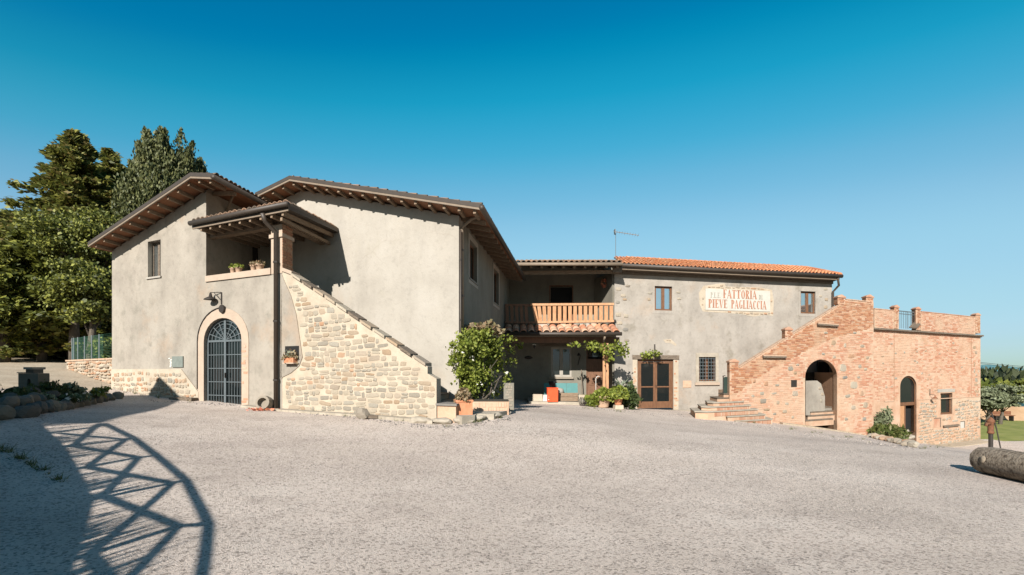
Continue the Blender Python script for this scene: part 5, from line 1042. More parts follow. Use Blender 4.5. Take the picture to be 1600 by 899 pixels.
def conifer(name, label, base, H, R, seed, m='fir', leaf=.3, group=None, start=.12, droop=-.12, nb=130, shape=.75, trunk=.25, gappy=.25, asp=2.2):
    g = np.random.default_rng(seed); r = random.Random(seed); base = V(base); t = thing(name, label, 'tree', base, group); b = MB()
    b.tube([base-V((0, 0, .3)), base+V((0, 0, H*.5)), base+V((0, 0, H*.97))], [trunk, trunk*.6, .04], 8); pts = []; dr = []
    for k in range(nb):
        f = start+(1-start)*((k+r.random())/nb)**.9; L = R*((1-f)**shape)*r.uniform(1-gappy*2, 1.12)+.25; a = r.uniform(0, 6.283); z = H*f; up = r.uniform(-.1, .28)+droop
        e = base+V((math.cos(a)*L, math.sin(a)*L, z+up*L)); o = base+V((0, 0, z)); b.tube([o, o.lerp(e, .6)+V((0, 0, -.04*L)), e], [.05*L/R+.015, .03, .01], 4)
        n = int(50+150*L/R*2); q = g.uniform(.18, 1.03, n)**.8; d = np.array(e-o); perp = np.array([-math.sin(a), math.cos(a), 0])
        w_ = (1.06-q)*L*.30+.1; side = g.uniform(-1, 1, n)*w_
        p = np.array(o)+d*q[:, None]+perp*side[:, None]+g.normal(0, .09, (n, 3))*[1, 1, 1.3]; p[:, 2] -= np.abs(side)*.15; pts.append(p)
        dd = d/np.linalg.norm(d)+perp*np.sign(side)[:, None]*.7; dr.append(dd)
    b.build('trunk', M['bark'], t, smooth=True); leaves('crown', np.concatenate(pts), leaf, M[m], t, g, aspect=asp, dirs=np.concatenate(dr)); return t
def top_h(px, py, D): return P(px, py, D).z-gz((px-CX)/F*D, D)
def onhill(px, D): x = (px-CX)/F*D; return V((x, D, gz(x, D)))
GT = 'trees behind the left wing'
conifer('fir_tree', 'tallest dark conifer with pointed tip, left of the house', onhill(116, 33), top_h(116, 209, 33), 7.0, 3, leaf=.16, group=GT, nb=380, shape=.80, start=.06, gappy=.32, trunk=.3)
conifer('fir_tree', 'slender dark conifer top between the pointed conifer and the round cypress', onhill(172, 36), top_h(172, 238, 36), 5.2, 5, leaf=.16, group=GT, nb=240, shape=.8, gappy=.3)
conifer('fir_tree', 'wide ragged conifer at the left edge of the picture', onhill(18, 36), top_h(18, 335, 36), 5.0, 8, leaf=.16, group=GT, nb=240, shape=.7, gappy=.38)
conifer('fir_tree', 'low conifer crown filling the gap just left of the house eave', onhill(128, 29), top_h(128, 345, 29), 3.6, 12, m='fir', leaf=.15, group=GT, nb=150, shape=.5)
def cypress(label, base, H, R, seed, n=30000):
    g = np.random.default_rng(seed); base = V(base); t = thing('cypress_tree', label, 'tree', base, GT)
    MB().tube([base-V((0, 0, .3)), base+V((0, 0, H*.9))], [.3, .05], 8).build('trunk', M['bark'], t, smooth=True)
    ns = 270; sp = []; dd = []
    for i in range(ns):      # upright plumes
        a = g.uniform(0, 6.283); rr = R*g.uniform(.2, 1)**.6; x, y = math.cos(a)*rr, math.sin(a)*rr; top = H*(1-.36*(rr/R)**2)*g.uniform(.88, 1.04); L = g.uniform(1.2, 2.8)
        m = n//ns; q = g.uniform(0, 1, m); w_ = .27*(1-q)**.8+.025; p = np.stack([x*(.75+.25*q)+g.normal(0, 1, m)*w_, y*(.75+.25*q)+g.normal(0, 1, m)*w_, top-L*(1-q)], 1); sp.append(p)
    for i in range(70):
        a = g.uniform(0, 6.283); z = g.uniform(.15, .7)*H; rr = R*g.uniform(.75, 1.02); m = 330; p = g.normal(0, 1, (m, 3))*[.3, .3, .7]+[math.cos(a)*rr, math.sin(a)*rr, z]; sp.append(p)
    p = np.concatenate(sp); p = p[np.hypot(p[:, 0], p[:, 1]) < R*.97]+np.array(base); leaves('crown', p, .10, M['cypress'], t, g, aspect=2.2, dirs=np.tile([0, 0, 1.], (len(p), 1)))
cypress('broad round-topped cypress rising behind the left wing roof', onhill(264, 33), top_h(264, 196, 33), 3.0, 21, n=100000)
conifer('fir_tree', 'low layered conifer at the far left below the ragged one', onhill(8, 27), top_h(8, 392, 27), 4.2, 31, m='lowfir', leaf=.15, group=GT, nb=190, shape=.5, start=.2, gappy=.3)
conifer('fir_tree', 'sunlit layered conifer between the far left edge and the pale trunk', onhill(66, 28), top_h(66, 352, 28), 4.0, 32, m='lowfir', leaf=.15, group=GT, nb=200, shape=.55, start=.22, gappy=.32)
conifer('fir_tree', 'sunlit conifer boughs right of the pale trunk, behind the fence', onhill(112, 30), top_h(112, 330, 30), 4.0, 33, m='fir', leaf=.15, group=GT, nb=190, shape=.55, start=.25, gappy=.3)
for i, (px, D, H, cr, lab, m_, pr) in enumerate(((142, 25.5, 5.6, (1.7, 1.5, 2.0), 'bright green tree touching the left corner of the house', 'lowfir', 150),
                       (-90, 30, 4.6, (2.6, 2.4, 2.2), 'tree mostly outside the left edge of the picture', 'lowfir', 100))):
    broad_tree('leafy_tree', lab, onhill(px, D), H, cr, 60, m_, .105, 40+i, .17, group=GT, per=int(pr*2.3), cz=.5)
for i, (px, D, H, tr, lab) in enumerate(((117, 27, 8.5, .22, 'pale thick tree trunk standing behind the green wire fence'), (152, 28, 8, .16, 'slimmer pale trunk right behind the fence by the house'), (22, 38, 9, .16, 'thin dark trunk in the shade at the far left'), (44, 40, 9, .14, 'second dark trunk in the shade near the left edge'))):
    broad_tree('tall_tree', lab, onhill(px, D), H, (2.0, 1.8, 2.0), 30, 'lowfir', .10, 60+i, tr, group=GT, per=260, cz=.72)
g = np.random.default_rng(77); n = 60000
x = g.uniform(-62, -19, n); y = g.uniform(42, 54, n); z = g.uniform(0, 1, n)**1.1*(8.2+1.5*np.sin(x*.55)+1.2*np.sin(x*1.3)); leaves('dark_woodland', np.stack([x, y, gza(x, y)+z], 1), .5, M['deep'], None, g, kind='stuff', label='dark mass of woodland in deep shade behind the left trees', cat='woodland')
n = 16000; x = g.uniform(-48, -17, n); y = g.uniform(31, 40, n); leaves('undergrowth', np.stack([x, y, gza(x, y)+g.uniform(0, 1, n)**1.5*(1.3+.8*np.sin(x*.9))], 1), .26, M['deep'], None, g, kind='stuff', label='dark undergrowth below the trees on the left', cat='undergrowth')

# ================================================================== LOW WALL AND GREEN FENCE (left)
wl0, wl1 = P(104, 568, 23.4), P(176, 566, 19.4); FW = Fr(104, 23.4, 0); FW.O = V((wl0.x, wl0.y, 0)); FW.U = V((wl1.x-wl0.x, wl1.y-wl0.y, 0)).normalized(); FW.S = V((-FW.U.y, FW.U.x, 0)); FW.N = -FW.S
if FW.N.y > 0: FW.S, FW.N = -FW.S, -FW.N
Lw = (wl1-wl0).length+1.2; lw = thing('low_stone_wall', 'low wall of tan stone blocks under the green fence beside the house corner', 'wall', (wl0.x, wl0.y, gz(wl0.x, wl0.y)))
zt0 = P(104, 565, 23.4).z; zt1 = P(176, 562, 19.4).z
MB().fbox(FW, 0, Lw, 0, .4, -1.2, zt0, -1.2, zt1).build('core', M['mortar'], lw)
rubble(lw, FW, [(0, zt0-1.1), (Lw, zt1-1.7), (Lw, zt1-.03), (0, zt0-.03)], 0, .17, .42, 'stonepink', .06, seed=51, gap=.02)
strip(FW, [(0, zt0), (Lw, zt1)], -.05, .45, .06, 'coping_slab', 'terrapale', lw, 8)
gfn = thing('wire_fence', 'green wire mesh fence with slim posts on the low stone wall', 'fence', FW.pt(0, .2, zt0))
for px_ in (0, .28, .95, 2.0, 3.05, 4.1):
    z = zt0+(zt1-zt0)*px_/Lw+.06; MB().tube([FW.pt(px_, .2, z), FW.pt(px_, .2, z+1.02)], .028, 8).build('post', M['steel'], gfn)
b = MB()
for k in range(15): z = .06+k*.066; b.beam(FW.pt(0, .2, zt0+.06+z), FW.pt(Lw, .2, zt1+.06+z), .004, .004)
for k in range(52): u_ = k*.09; z = zt0+(zt1-zt0)*u_/Lw+.06; b.beam(FW.pt(u_, .2, z), FW.pt(u_, .2, z+1.0), .004, .004, V((1, 0, 0)))
b.build('mesh', flat('green_wire', (.05, .16, .10), .5), gfn, rec=False, kind='stuff')
MB().fbox(FW, .02, .27, .21, .23, zt0+.08, zt0+.72).build('teal_panel', M['teal'], gfn)
def bush(name, label, c, rad, n, m, leaf, seed, group=None, fl=None, cat='shrub', lumps=14, aspect=1.6):
    g = np.random.default_rng(seed); c = V(c); t = thing(name, label, cat, c, group); rad = np.array(rad); pts = []
    for i in range(lumps):
        d = g.normal(0, 1, 3); d /= np.linalg.norm(d); p = np.array([c.x, c.y, c.z+rad[2]])+d*rad*g.uniform(.3, .85); k = n//lumps; pts.append(p+g.normal(0, 1, (k, 3))*rad*.24)
    p = np.concatenate(pts); p = p[p[:, 2] > c.z-.02]; leaves('foliage', p, leaf, M[m], t, g, aspect=aspect, vary=.55)
    b = MB(); r = random.Random(seed)
    for i in range(7): q = V(p[r.randrange(len(p))]); b.tube([c+V((r.uniform(-.05, .05), 0, 0)), c.lerp(q, .6)+V((0, 0, .05)), q], [.014, .01, .004], 5)
    b.build('stems', M['bark'], t, rec=False, kind='stuff')
    if fl: o = p[g.uniform(size=len(p)) < .05]; leaves('blossom', o+g.normal(0, .02, o.shape), leaf*1.1, M[fl], t, g)
    return t
for i, (u_, s_, h, m_, lab, fl) in enumerate(((.9, 1.2, .55, 'shrub', 'bush behind the fence next to the teal panel', None), (2.0, 1.0, .62, 'vine', 'brighter green bush in the middle behind the fence', None), (2.1, 1.9, .8, 'dry', 'bush with salmon flowers showing above the fence', 'flowerred'), (3.3, 1.1, .6, 'shrub', 'dark bush behind the fence touching the house corner', None))):
    q = FW.pt(u_, s_, zt0); bush('fence_shrub', lab, (q.x, q.y, zt0-.1), (.75, .5, h), 1500 if i != 2 else 500, m_, .10, 70+i, 'shrubs behind the wire fence', fl)

# ================================================================== ROCKERY (in shade, left)
rk = thing('rockery_border', 'curved border of rough dark boulders holding the planted bed on the left', 'stone border', G(90, 640))
r = random.Random(9); brd = [(-60, 668), (0, 655), (40, 652), (80, 643), (120, 636), (160, 628), (196, 621)]
def boulder_mesh(seed, m):
    bm = bmesh.new(); bmesh.ops.create_icosphere(bm, subdivisions=2, radius=.5); rr = random.Random(seed)
    pl_ = [(V((rr.gauss(0, 1), rr.gauss(0, 1), rr.gauss(0, 1))).normalized(), rr.uniform(.30, .44)) for _ in range(11)]
    for v in bm.verts:
        for n_, d in pl_:
            k = v.co.dot(n_)
            if k > d: v.co -= n_*(k-d)
        v.co *= rr.uniform(.97, 1.03)
    me = bpy.data.meshes.new('boulder'); bm.to_mesh(me); bm.free(); me.materials.append(m); return me
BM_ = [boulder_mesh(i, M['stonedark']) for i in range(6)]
def boulder(name, parent, p, sx, sy, sz, rz, mesh=None, **kw):
    o = bpy.data.objects.new(name, mesh or r.choice(BM_)); COL.objects.link(o); setparent(o, parent)
    o.matrix_basis = Matrix.Translation(V(p)) @ Matrix.Rotation(rz, 4, 'Z') @ Matrix.Diagonal((sx, sy, sz, 1)); tag(o, **kw); return o
tot = [G(*p) for p in brd]; seg = []
for a, c in zip(tot, tot[1:]):
    n = max(1, int((c-a).length/.42))
    for k in range(n): seg.append(a.lerp(c, (k+r.uniform(-.1, .1))/n))
for i, p in enumerate(seg):
    sc_ = .5 if i < len(seg)*.75 else .34
    dx = (seg[min(i+1, len(seg)-1)]-seg[max(0, i-1)]); rz = math.atan2(dx.y, dx.x)
    nr = V((-dx.y, dx.x, 0)).normalized(); nr = nr if nr.x < 0 else -nr
    boulder('boulder', rk, (p.x, p.y, gz(p.x, p.y)+.08), sc_*r.uniform(.9, 1.25), .34, .36*r.uniform(.8, 1.1), rz+r.uniform(-.2, .2))
    if i < len(seg)*.8: q = p+nr*.3; boulder('boulder', rk, (q.x, q.y, gz(p.x, p.y)+.24), sc_*r.uniform(.8, 1.2), .34, .28, rz+r.uniform(-.3, .3))
    if i < len(seg)*.85:
        for _ in range(3): q = p+nr*r.uniform(.3, 1.9)+V((r.uniform(-.2, .2), r.uniform(-.2, .2), 0)); boulder('boulder', rk, (q.x, q.y, gz(p.x, p.y)+r.uniform(.26, .36)), r.uniform(.18, .36), r.uniform(.15, .28), r.uniform(.12, .22), r.uniform(0, 3))
    if i % 2 == 0 and i < len(seg)*.75: q = p+nr*r.uniform(.6, 1.6); boulder('boulder', rk, (q.x, q.y, gz(p.x, p.y)+.42), .4, .34, .26, r.uniform(0, 3))
b = MB(); n = len(seg); up = V((-.9, 3.2, 0))
for i in range(n-1):
    a, c = seg[i], seg[i+1]; rows = []
    t_ = (c-a).normalized(); nr = V((-t_.y, t_.x, 0)); nr = nr if nr.x < 0 else -nr
    for e_, p in ((i, a), (i+1, c)):
        hh = .30 if e_ < n*.7 else .30-.26*(e_-n*.7)/(n*.3)
        q1_, q2_, q3_ = p+nr*.3, p+nr*1.1, p+nr*2.4; rows.append([V((p.x+nr.x*.1, p.y+nr.y*.1, gz(p.x, p.y)-.1)), V((q1_.x, q1_.y, gz(p.x, p.y)+hh*.7)), V((q2_.x, q2_.y, gz(p.x, p.y)+hh)), V((q3_.x, q3_.y, gz(q3_.x, q3_.y)-.06))])
    for j in range(3): b.add([rows[0][j], rows[1][j], rows[1][j+1], rows[0][j+1]], [(0, 1, 2, 3)])
b.build('planting_bed', M['earth'], local=True, kind='structure')
def bedp(px, py, dy=0, lift=.4):
    q = G(px, py); return V((q.x, q.y+dy, gz(q.x, q.y)+lift))
mc = bedp(44, 648, 1.2, .36); mc = V(((44-CX)/F*12.2, 12.2, P(44, 603, 12.2).z))
ch = thing('stone_chapel_ornament', 'small stone block chapel with a square tower standing in the rockery', 'ornament', mc); r2 = random.Random(3)
fr0 = Fr(44, 12.2, 60000); fr0.U = V((1, 0, 0)); fr0.S = V((0, 1, 0)); fr0.N = V((0, -1, 0)); D = 12.2
zb_, z1_, z2_ = P(0, 604, D).z-.15, P(0, 583.5, D).z, P(0, 575.5, D).z; X = lambda px: P(px, 0, D).x-fr0.O.x
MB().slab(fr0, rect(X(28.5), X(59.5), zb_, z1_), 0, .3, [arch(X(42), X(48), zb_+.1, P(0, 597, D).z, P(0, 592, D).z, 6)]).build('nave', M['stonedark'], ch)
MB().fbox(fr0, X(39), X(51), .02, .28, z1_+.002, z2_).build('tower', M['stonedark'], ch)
MB().fbox(fr0, X(30), X(58), .301, .33, zb_, z1_-.03).build('back', M['black'], ch)
for a, c, z in ((28, 60, z1_), (38.3, 51.7, z2_)): MB().fbox(fr0, X(a), X(c) if a > 30 else X(38.2), -.03, .33, z-.03 if a > 30 else z+.003, z+.025).build('ledge', M['stonegrey'], ch)
for i, (px, D, rad, m_, lab, fl, n) in enumerate(((8, 11.4, (.5, .35, .18), 'shrub', 'low dark plant at the far left of the rockery', None, 500), (66, 12.0, (.22, .2, .16), 'shrub', 'small dark plant right of the chapel ornament', None, 300), (84, 12.4, (.5, .35, .28), 'shrub', 'largest dark bushy plant in the middle of the rockery', None, 1100), (74, 11.3, (.25, .2, .10), 'olive', 'pale-flowered cushion plant below the chapel ornament', 'flowerwhite', 350),
        (118, 13.0, (.28, .25, .24), 'olive', 'grey rounded plant right of the largest bushy plant', None, 500), (110, 12.2, (.22, .2, .10), 'shrub', 'white-flowered cushion plant right of the middle of the rockery', 'flowerwhite', 260), (128, 12.9, (.22, .2, .10), 'olive', 'pale cushion plant near the right end of the rockery', 'flowerwhite', 250), (153, 13.9, (.22, .22, .16), 'broad', 'dark round plant with one yellow flower at the rockery end', 'agave', 420), (30, 11.4, (.4, .25, .10), 'shrub', 'mat of green ground plant in front of the chapel ornament', None, 400))):
    x = (px-CX)/F*D; p = V((x, D, gz(x, D)+(.14 if D < 12.9 else .18))); bush('rockery_plant', lab, p, rad, n, m_, .055, 90+i, 'plants in the rockery', fl, 'plant', 8)

# ================================================================== CLIMBER, PLANTERS by the main wing's corner
g = np.random.default_rng(5); cb = thing('climbing_bush', 'big bright green climbing bush covering the corner between main wing and balcony house', 'shrub', onground(750, 15))
pts = []
for i in range(80):
    px = g.uniform(712, 792); py = g.uniform(520, 618)
    cx_, cy_ = 749, 566; e = ((px-cx_)/31)**2+((py-cy_)/48)**2
    if e > 1: continue
    f = (px-706)/90; D = 13.6+f*2.6+g.uniform(-.5, .5); q = P(px, py, D); pts.append(np.array(q)+g.normal(0, 1, (230, 3))*[.13, .17, .11]*g.uniform(.6, 1.25))
for px, py in ((705, 567), (710, 540), (720, 524), (797, 548), (795, 530), (792, 590), (745, 620), (735, 615), (760, 618), (800, 565), (726, 590), (712, 555), (790, 605), (775, 612)):
    D = 13.7+(px-706)/90*2.2; pts.append(np.array(P(px, py, D))+g.normal(0, 1, (45, 3))*[.09, .1, .08])
leaves('foliage', np.concatenate(pts), .062, M['vine'], cb, g, aspect=1.5)
pts = [np.array(P(px, py, 14.9))+g.normal(0, 1, (90, 3))*[.12, .15, .05] for px, py in ((738, 512), (748, 511), (758, 513), (768, 515), (730, 514), (776, 518), (764, 508))]; leaves('dry_top', np.concatenate(pts), .08, M['dry'], cb, g, kind='stuff')
b = MB(); r = random.Random(2); q0 = onground(748, 14.6)
for i in range(9): e = P(r.uniform(715, 785), r.uniform(530, 590), 14.3+r.random()); b.tube([q0+V((r.uniform(-.2, .2), 0, 0)), q0.lerp(e, .5)+V((r.uniform(-.2, .2), 0, .1)), e], [.035, .02, .008], 5)
b.build('stems', M['bark'], cb, rec=False, kind='stuff')
leaves('blossom', np.array([np.array(P(a, c, 13.6))+np.array(d) for a, c in ((772, 612), (752, 600), (738, 560), (790, 583), (724, 548)) for d in g.normal(0, .03, (5, 3))]), .045, M['flowerwhite'], cb, g)
pf = thing('stone_platform', 'low irregular paved stone platform at the foot of the outside staircase', 'platform', onground(740, 12.6)); r = random.Random(4)
def ringz(pts_px, D=None): return [G(*p) for p in pts_px]
ring = ringz([(640, 660), (690, 665), (722, 664), (742, 660), (745, 655), (772, 655), (792, 648), (796, 641), (760, 637), (700, 640), (672, 648)])
zt_ = max(p.z for p in ring[:8])
MB().prism([V((p.x, p.y, zt_-.12)) for p in ring[2:]], V((0, 0, .22))).build('slab_base', M['concrete'], pf)
for i, (px, py, w_, d) in enumerate(((655, 661, .55, .3), (690, 662, .6, .34), (722, 661, .5, .36), (746, 657, .42, .34), (770, 653, .45, .34), (788, 647, .34, .4), (795, 640, .25, .3))):
    p = G(px, py); boulder('paving_stone', pf, (p.x, p.y+.1, p.z+.05), w_*1.2, d*1.3, .2, r.uniform(-.3, .3), boulder_mesh(100+i, M['concrete']))
q = V(((724-CX)/F*12.2, 12.2, 0)); q.z = zt_+.10
pot_plant(q, .2, .34, 'square terracotta planter with a bushy grey-green plant, beside the staircase foot', 'planter', None, 'dry', 700, .3, .34, 'terra', seed=9, trough=(.38, .38, .25), size=.05, name='terracotta_planter')
n = 250; g = np.random.default_rng(6); 
pb0, pb1 = P(737, 642, 13.3), P(795, 642, 13.3); bx = thing('brick_planter', 'low pale brick planter bed under the climbing bush', 'planter', (pb0.x, 13.3, gz(pb0.x, 13.3)))
FP_ = Fr(737, 13.3, 60000); FP_.O = V((pb0.x, 13.3, 0)); FP_.U = V((1, 0, 0)); FP_.S = V((0, 1, 0)); FP_.N = V((0, -1, 0)); ztp = P(0, 628, 13.3).z; wd = pb1.x-pb0.x
MB().fbox(FP_, 0, wd, 0, .9, -.6, ztp).build('planter_box', M['mortarN'], bx)
bricks(FP_, rect(0, wd, ztp-.28, ztp-.0), 0, course=.13, length=.085, skip=.03, joint=.012, seed=5).build('brickwork', M['terrapale'], bx, rec=False, kind='stuff')
MB().fbox(FP_, .02, wd-.02, .05, .85, ztp+.001, ztp+.02).build('soil', M['earth'], bx)
p = V(((799-CX)/F*14.8, 14.8, 0)); bp = thing('brick_pier', 'short grey brick pier right of the climbing bush', 'pier', (p.x, p.y, gz(p.x, p.y)))
FP2 = Fr(799, 14.8, 60000); FP2.O = V((P(787, 0, 14.8).x, 14.8, 0)); FP2.U = V((1, 0, 0)); FP2.S = V((0, 1, 0)); FP2.N = V((0, -1, 0)); z1 = P(0, 599, 14.8).z; wd = P(803, 0, 14.8).x-FP2.O.x
MB().fbox(FP2, 0, wd, 0, .5, -.6, z1).build('pier_core', M['plasterM'], bp); bricks(FP2, rect(0, wd, -.5, z1), 0, length=.14, seed=8, skip=.1).build('brickwork', M['stonegrey'], bp, rec=False, kind='stuff')

# ================================================================== PORCH THINGS
def at(px, D, lift=0): x = (px-CX)/F*D; return V((x, D, gz(x, D)+lift))
PZ = gz(P(870, 0, 23).x, 22.6)+.13
def pos(px, D, z=None): return V(((px-CX)/F*D, D, PZ if z is None else z))
k = .0288
zz = lambda py, D: P(0, py, D).z
t = thing('orange_box', 'bright orange plastic box standing on the porch step', 'box', pos(863, 22.1)); zt1_ = zz(607, 22.1)-PZ
b = MB(); b.box((0, 0, 0), .44, .34, zt1_, .05, 1.04); b.build('box_body', M['orange'], t, local=True); MB().box((0, 0, zt1_), .49, .38, .035, .05).build('rim', M['orange'], t, local=True)
for i in range(4):
    MB().box((-.17, -.175, .08+i*.11), .03, .012, .03).build('slot', M['white'], t, local=True)
t = thing('black_pot', 'black pot standing on top of the orange box', 'pot', pos(863, 22.1, zz(607, 22.1)+.04)); MB().lathe((0, 0, 0), [(.10, 0), (.15, .2), (.17, .24), (.15, .26)], 14).build('pot_body', M['black'], t, local=True, smooth=True)
t = thing('teal_board', 'teal painted board bench back leaning on the porch wall below the window', 'bench', pos(876, 23.2)); x0, x1 = P(850, 0, 23.2).x, P(903, 0, 23.2).x; xm = P(876, 0, 23.2).x
for i in range(3): a = x0+(x1-x0)*i/3+.004-xm; c = x0+(x1-x0)*(i+1)/3-.004-xm; b = MB(); b.hexa([V((a, 0, .28)), V((c, 0, .28)), V((c, .04, .28)), V((a, .04, .28)), V((a, .12, zz(599, 23.2)-PZ)), V((c, .12, zz(599, 23.2)-PZ)), V((c, .16, zz(599, 23.2)-PZ)), V((a, .16, zz(599, 23.2)-PZ))]); b.build('board', M['teal'], t, local=True)
MB().box((0, -.15, .24), x1-x0, .35, .04).build('seat', M['teal'], t, local=True)
for sx in (-1, 1): MB().box((sx*(x1-x0)*.46, -.15, 0), .06, .3, .239).build('leg', M['timber'], t, local=True)
for i, (py0, py1, lab) in enumerate(((614, 620, 'upper squared timber laid in front of the teal board'), (620.5, 627, 'lower squared timber laid in front of the teal board'))):
    o = MB().hexa([P(872, py1, 22.5), P(903, py1, 22.5), P(903, py1, 22.8), P(872, py1, 22.8), P(872, py0, 22.5), P(903, py0, 22.5), P(903, py0, 22.8), P(872, py0, 22.8)]).build('timber_beam', M['rafter'], label=lab, cat='timber', group='timbers on the porch')
for i, (a, c, y0, y1, lab) in enumerate(((832, 848, 616, 627, 'pale square stone block at the left of the porch step'), (848.5, 855, 617, 627, 'narrow white block between the pale block and the orange box'), (904, 919, 617, 628, 'pale block on the porch step right of the squared timbers'))):
    b = MB(); D = 22.3; b.hexa([P(a, y1, D), P(c, y1, D), P(c, y1, D+.3), P(a, y1, D+.3), P(a+.5, y0, D), P(c-.4, y0+.3, D), P(c-.4, y0+.3, D+.3), P(a+.5, y0, D+.3)]); b.build('stone_block', M['mortar'] if i != 1 else M['white'], label=lab, cat='block', group='blocks on the porch step')
t = thing('cushion', 'pale round cushion leaning on the teal board', 'cushion', pos(875, 22.95, PZ+.3)); MB().lathe((0, 0, 0), [(.02, -.0), (.15, .03), (.18, .12), (.14, .22), (.02, .26)], 12, 1, .5).build('cushion_body', M['plasterR'], t, local=True, smooth=True)
t = thing('leaning_broom', 'long handled tool leaning on the porch wall by the brown door', 'broom', pos(910, 23.9)); MB().tube([V((0, 0, 0)), V((.02, .5, zz(578, 24.3)-PZ))], .022, 6).build('handle', M['timber'], t, local=True); MB().box((0, 0, 0), .22, .06, .22).build('bristles', M['dry'], t, local=True)
t = thing('hook_lamp', 'curved iron hook lamp on the porch wall between window and door', 'lamp', P(906, 572, 24.55)); L0 = P(906, 572, 24.55)
MB().tube([P(903, 571, 24.55)-L0, P(905, 562, 24.4)-L0, P(907, 556, 24.3)-L0, P(905, 553, 24.25)-L0], .02, 6).build('arm', M['iron'], t, local=True); MB().lathe(P(904.5, 556, 24.2)-L0, [(.10, 0), (.08, .04), (.03, .12), (.01, .14)], 10).build('shade', M['iron'], t, local=True)
t = thing('wall_plaque', 'dark oval ornament hung on the porch wall left of the window', 'ornament', P(826, 559, 24.55)); MB().lathe((0, 0, 0), [(.02, -.08), (.16, -.05), (.2, 0), (.14, .05), (.02, .08)], 12, 1, .2).build('plaque', M['iron'], t, local=True)
t = thing('door_wreath', 'dried orange wreath hanging on the upper loggia side wall', 'wreath', P(944, 443, 24.8)); g = np.random.default_rng(3); a = g.uniform(0, 6.283, 160); leaves('wreath_leaves', np.stack([.10*np.cos(a), -.03+g.normal(0, .03, 160), .15*np.sin(a)], 1)+g.normal(0, .03, (160, 3)), .07, M['flowerred'], t, g, local=True)
MB().tube([V((.10*math.cos(k*.5236), -.02, .15*math.sin(k*.5236))) for k in range(13)], .025, 6).build('ring', M['dry'], t, local=True)
t = thing('white_bracket', 'small white iron bracket with dark bowl under the porch beam', 'bracket', P(835, 541, 22.7)); MB().tube([V((-.08, 0, .06)), V((0, 0, .08)), V((.08, 0, .05))], .02, 6).build('arm', M['white'], t, local=True); MB().lathe((0, 0, -.1), [(.02, 0), (.05, .06), (.03, .14)], 8).build('bowl', M['iron'], t, local=True)
# plants right of the porch post
base = at(942, 21.6); pot_plant(base, .33, .48, 'large pale terracotta jar with trailing green leaves beside the porch post', 'potted plant', 'pots beside the porch post', 'vine', 900, .5, .45, 'terrapale', seed=11, size=.09, droop=.3)
st1 = thing('stone_stand', 'rough stone stand under the small orange terracotta pot', 'stand', at(966, 21.3)); zs1 = zz(633, 21.3)-at(966, 21.3).z
MB().box((0, 0, 0), .36, .34, zs1, .1, .93).build('stand_block', M['mortar'], st1, local=True)
pot_plant(at(966, 21.3, zs1+.002), .19, .30, 'small bright orange terracotta pot raised on the rough stone stand', 'potted plant', 'pots beside the porch post', 'vine', 1200, .46, .55, 'terra', seed=12, size=.08)
bush('garden_plant', 'tall dark green leafy plant between the pots and the glazed door', at(985, 21.9), (.40, .3, .5), 1100, 'shrub', .09, 13, None, None, 'plant')
bush('garden_plant', 'green leafy plant behind the pots, under the agave leaves', at(958, 22.2), (.55, .3, .42), 900, 'shrub', .09, 15, None, None, 'plant')
bush('garden_plant', 'low leafy plant left of the large jar at the edge of the gravel', at(925, 21.5), (.30, .25, .26), 500, 'vine', .11, 14, None, None, 'plant')
ag = thing('agave_plant', 'pale spiky agave leaves rising against the house wall', 'plant', at(971, 22.6)); g = np.random.default_rng(8); b = MB(); h0 = zz(592, 22.6)-at(971, 22.6).z-.35
b.tube([V((0, 0, 0)), V((0, 0, h0))], .04, 6)
for k in range(16): a = g.uniform(0, 6.283); L = g.uniform(.3, .5); e = V((math.cos(a)*L*.8, math.sin(a)*L*.4, h0+L*g.uniform(.4, 1))); o = V((0, 0, h0)); s = V((-math.sin(a), math.cos(a), 0))*.035; b.add([o-s, o+s, o.lerp(e, .5)+s*1.2+V((0, 0, .02)), e, o.lerp(e, .5)-s*1.2+V((0, 0, .02))], [(0, 1, 2, 3, 4)])
b.build('agave_leaves', M['agave'], ag, local=True, rec=False)
for i in range(2):
    p = at(910+i*8, 21.6); t = thing('wire_stand', ('left' if i == 0 else 'right')+' wire plant stand at the corner of the porch step', 'stand', p, 'wire stands by the porch step'); b = MB()
    for k in range(9): a = k*.698; b.tube([V((.10*math.cos(a), .10*math.sin(a), 0)), V((.15*math.cos(a), .15*math.sin(a), .18)), V((.09*math.cos(a), .09*math.sin(a), .36))], .010, 5)
    b.build('cage', M['iron'], t, local=True, rec=False, kind='stuff'); MB().lathe((0, 0, .08), [(.06, 0), (.11, .1), (.09, .2), (.02, .24)], 10).build('stone_ball', M['plasterM'], t, local=True, smooth=True)
t = thing('shepherd_hook', 'thin white curved hook standing by the porch door', 'hook', at(931, 22)); h = zz(592, 22)-at(931, 22).z; MB().tube([V((0, 0, 0)), V((0, 0, h)), V((.04, 0, h+.08)), V((.11, 0, h+.11)), V((.17, 0, h+.07))], .014, 6).build('rod', M['white'], t, local=True, smooth=True)
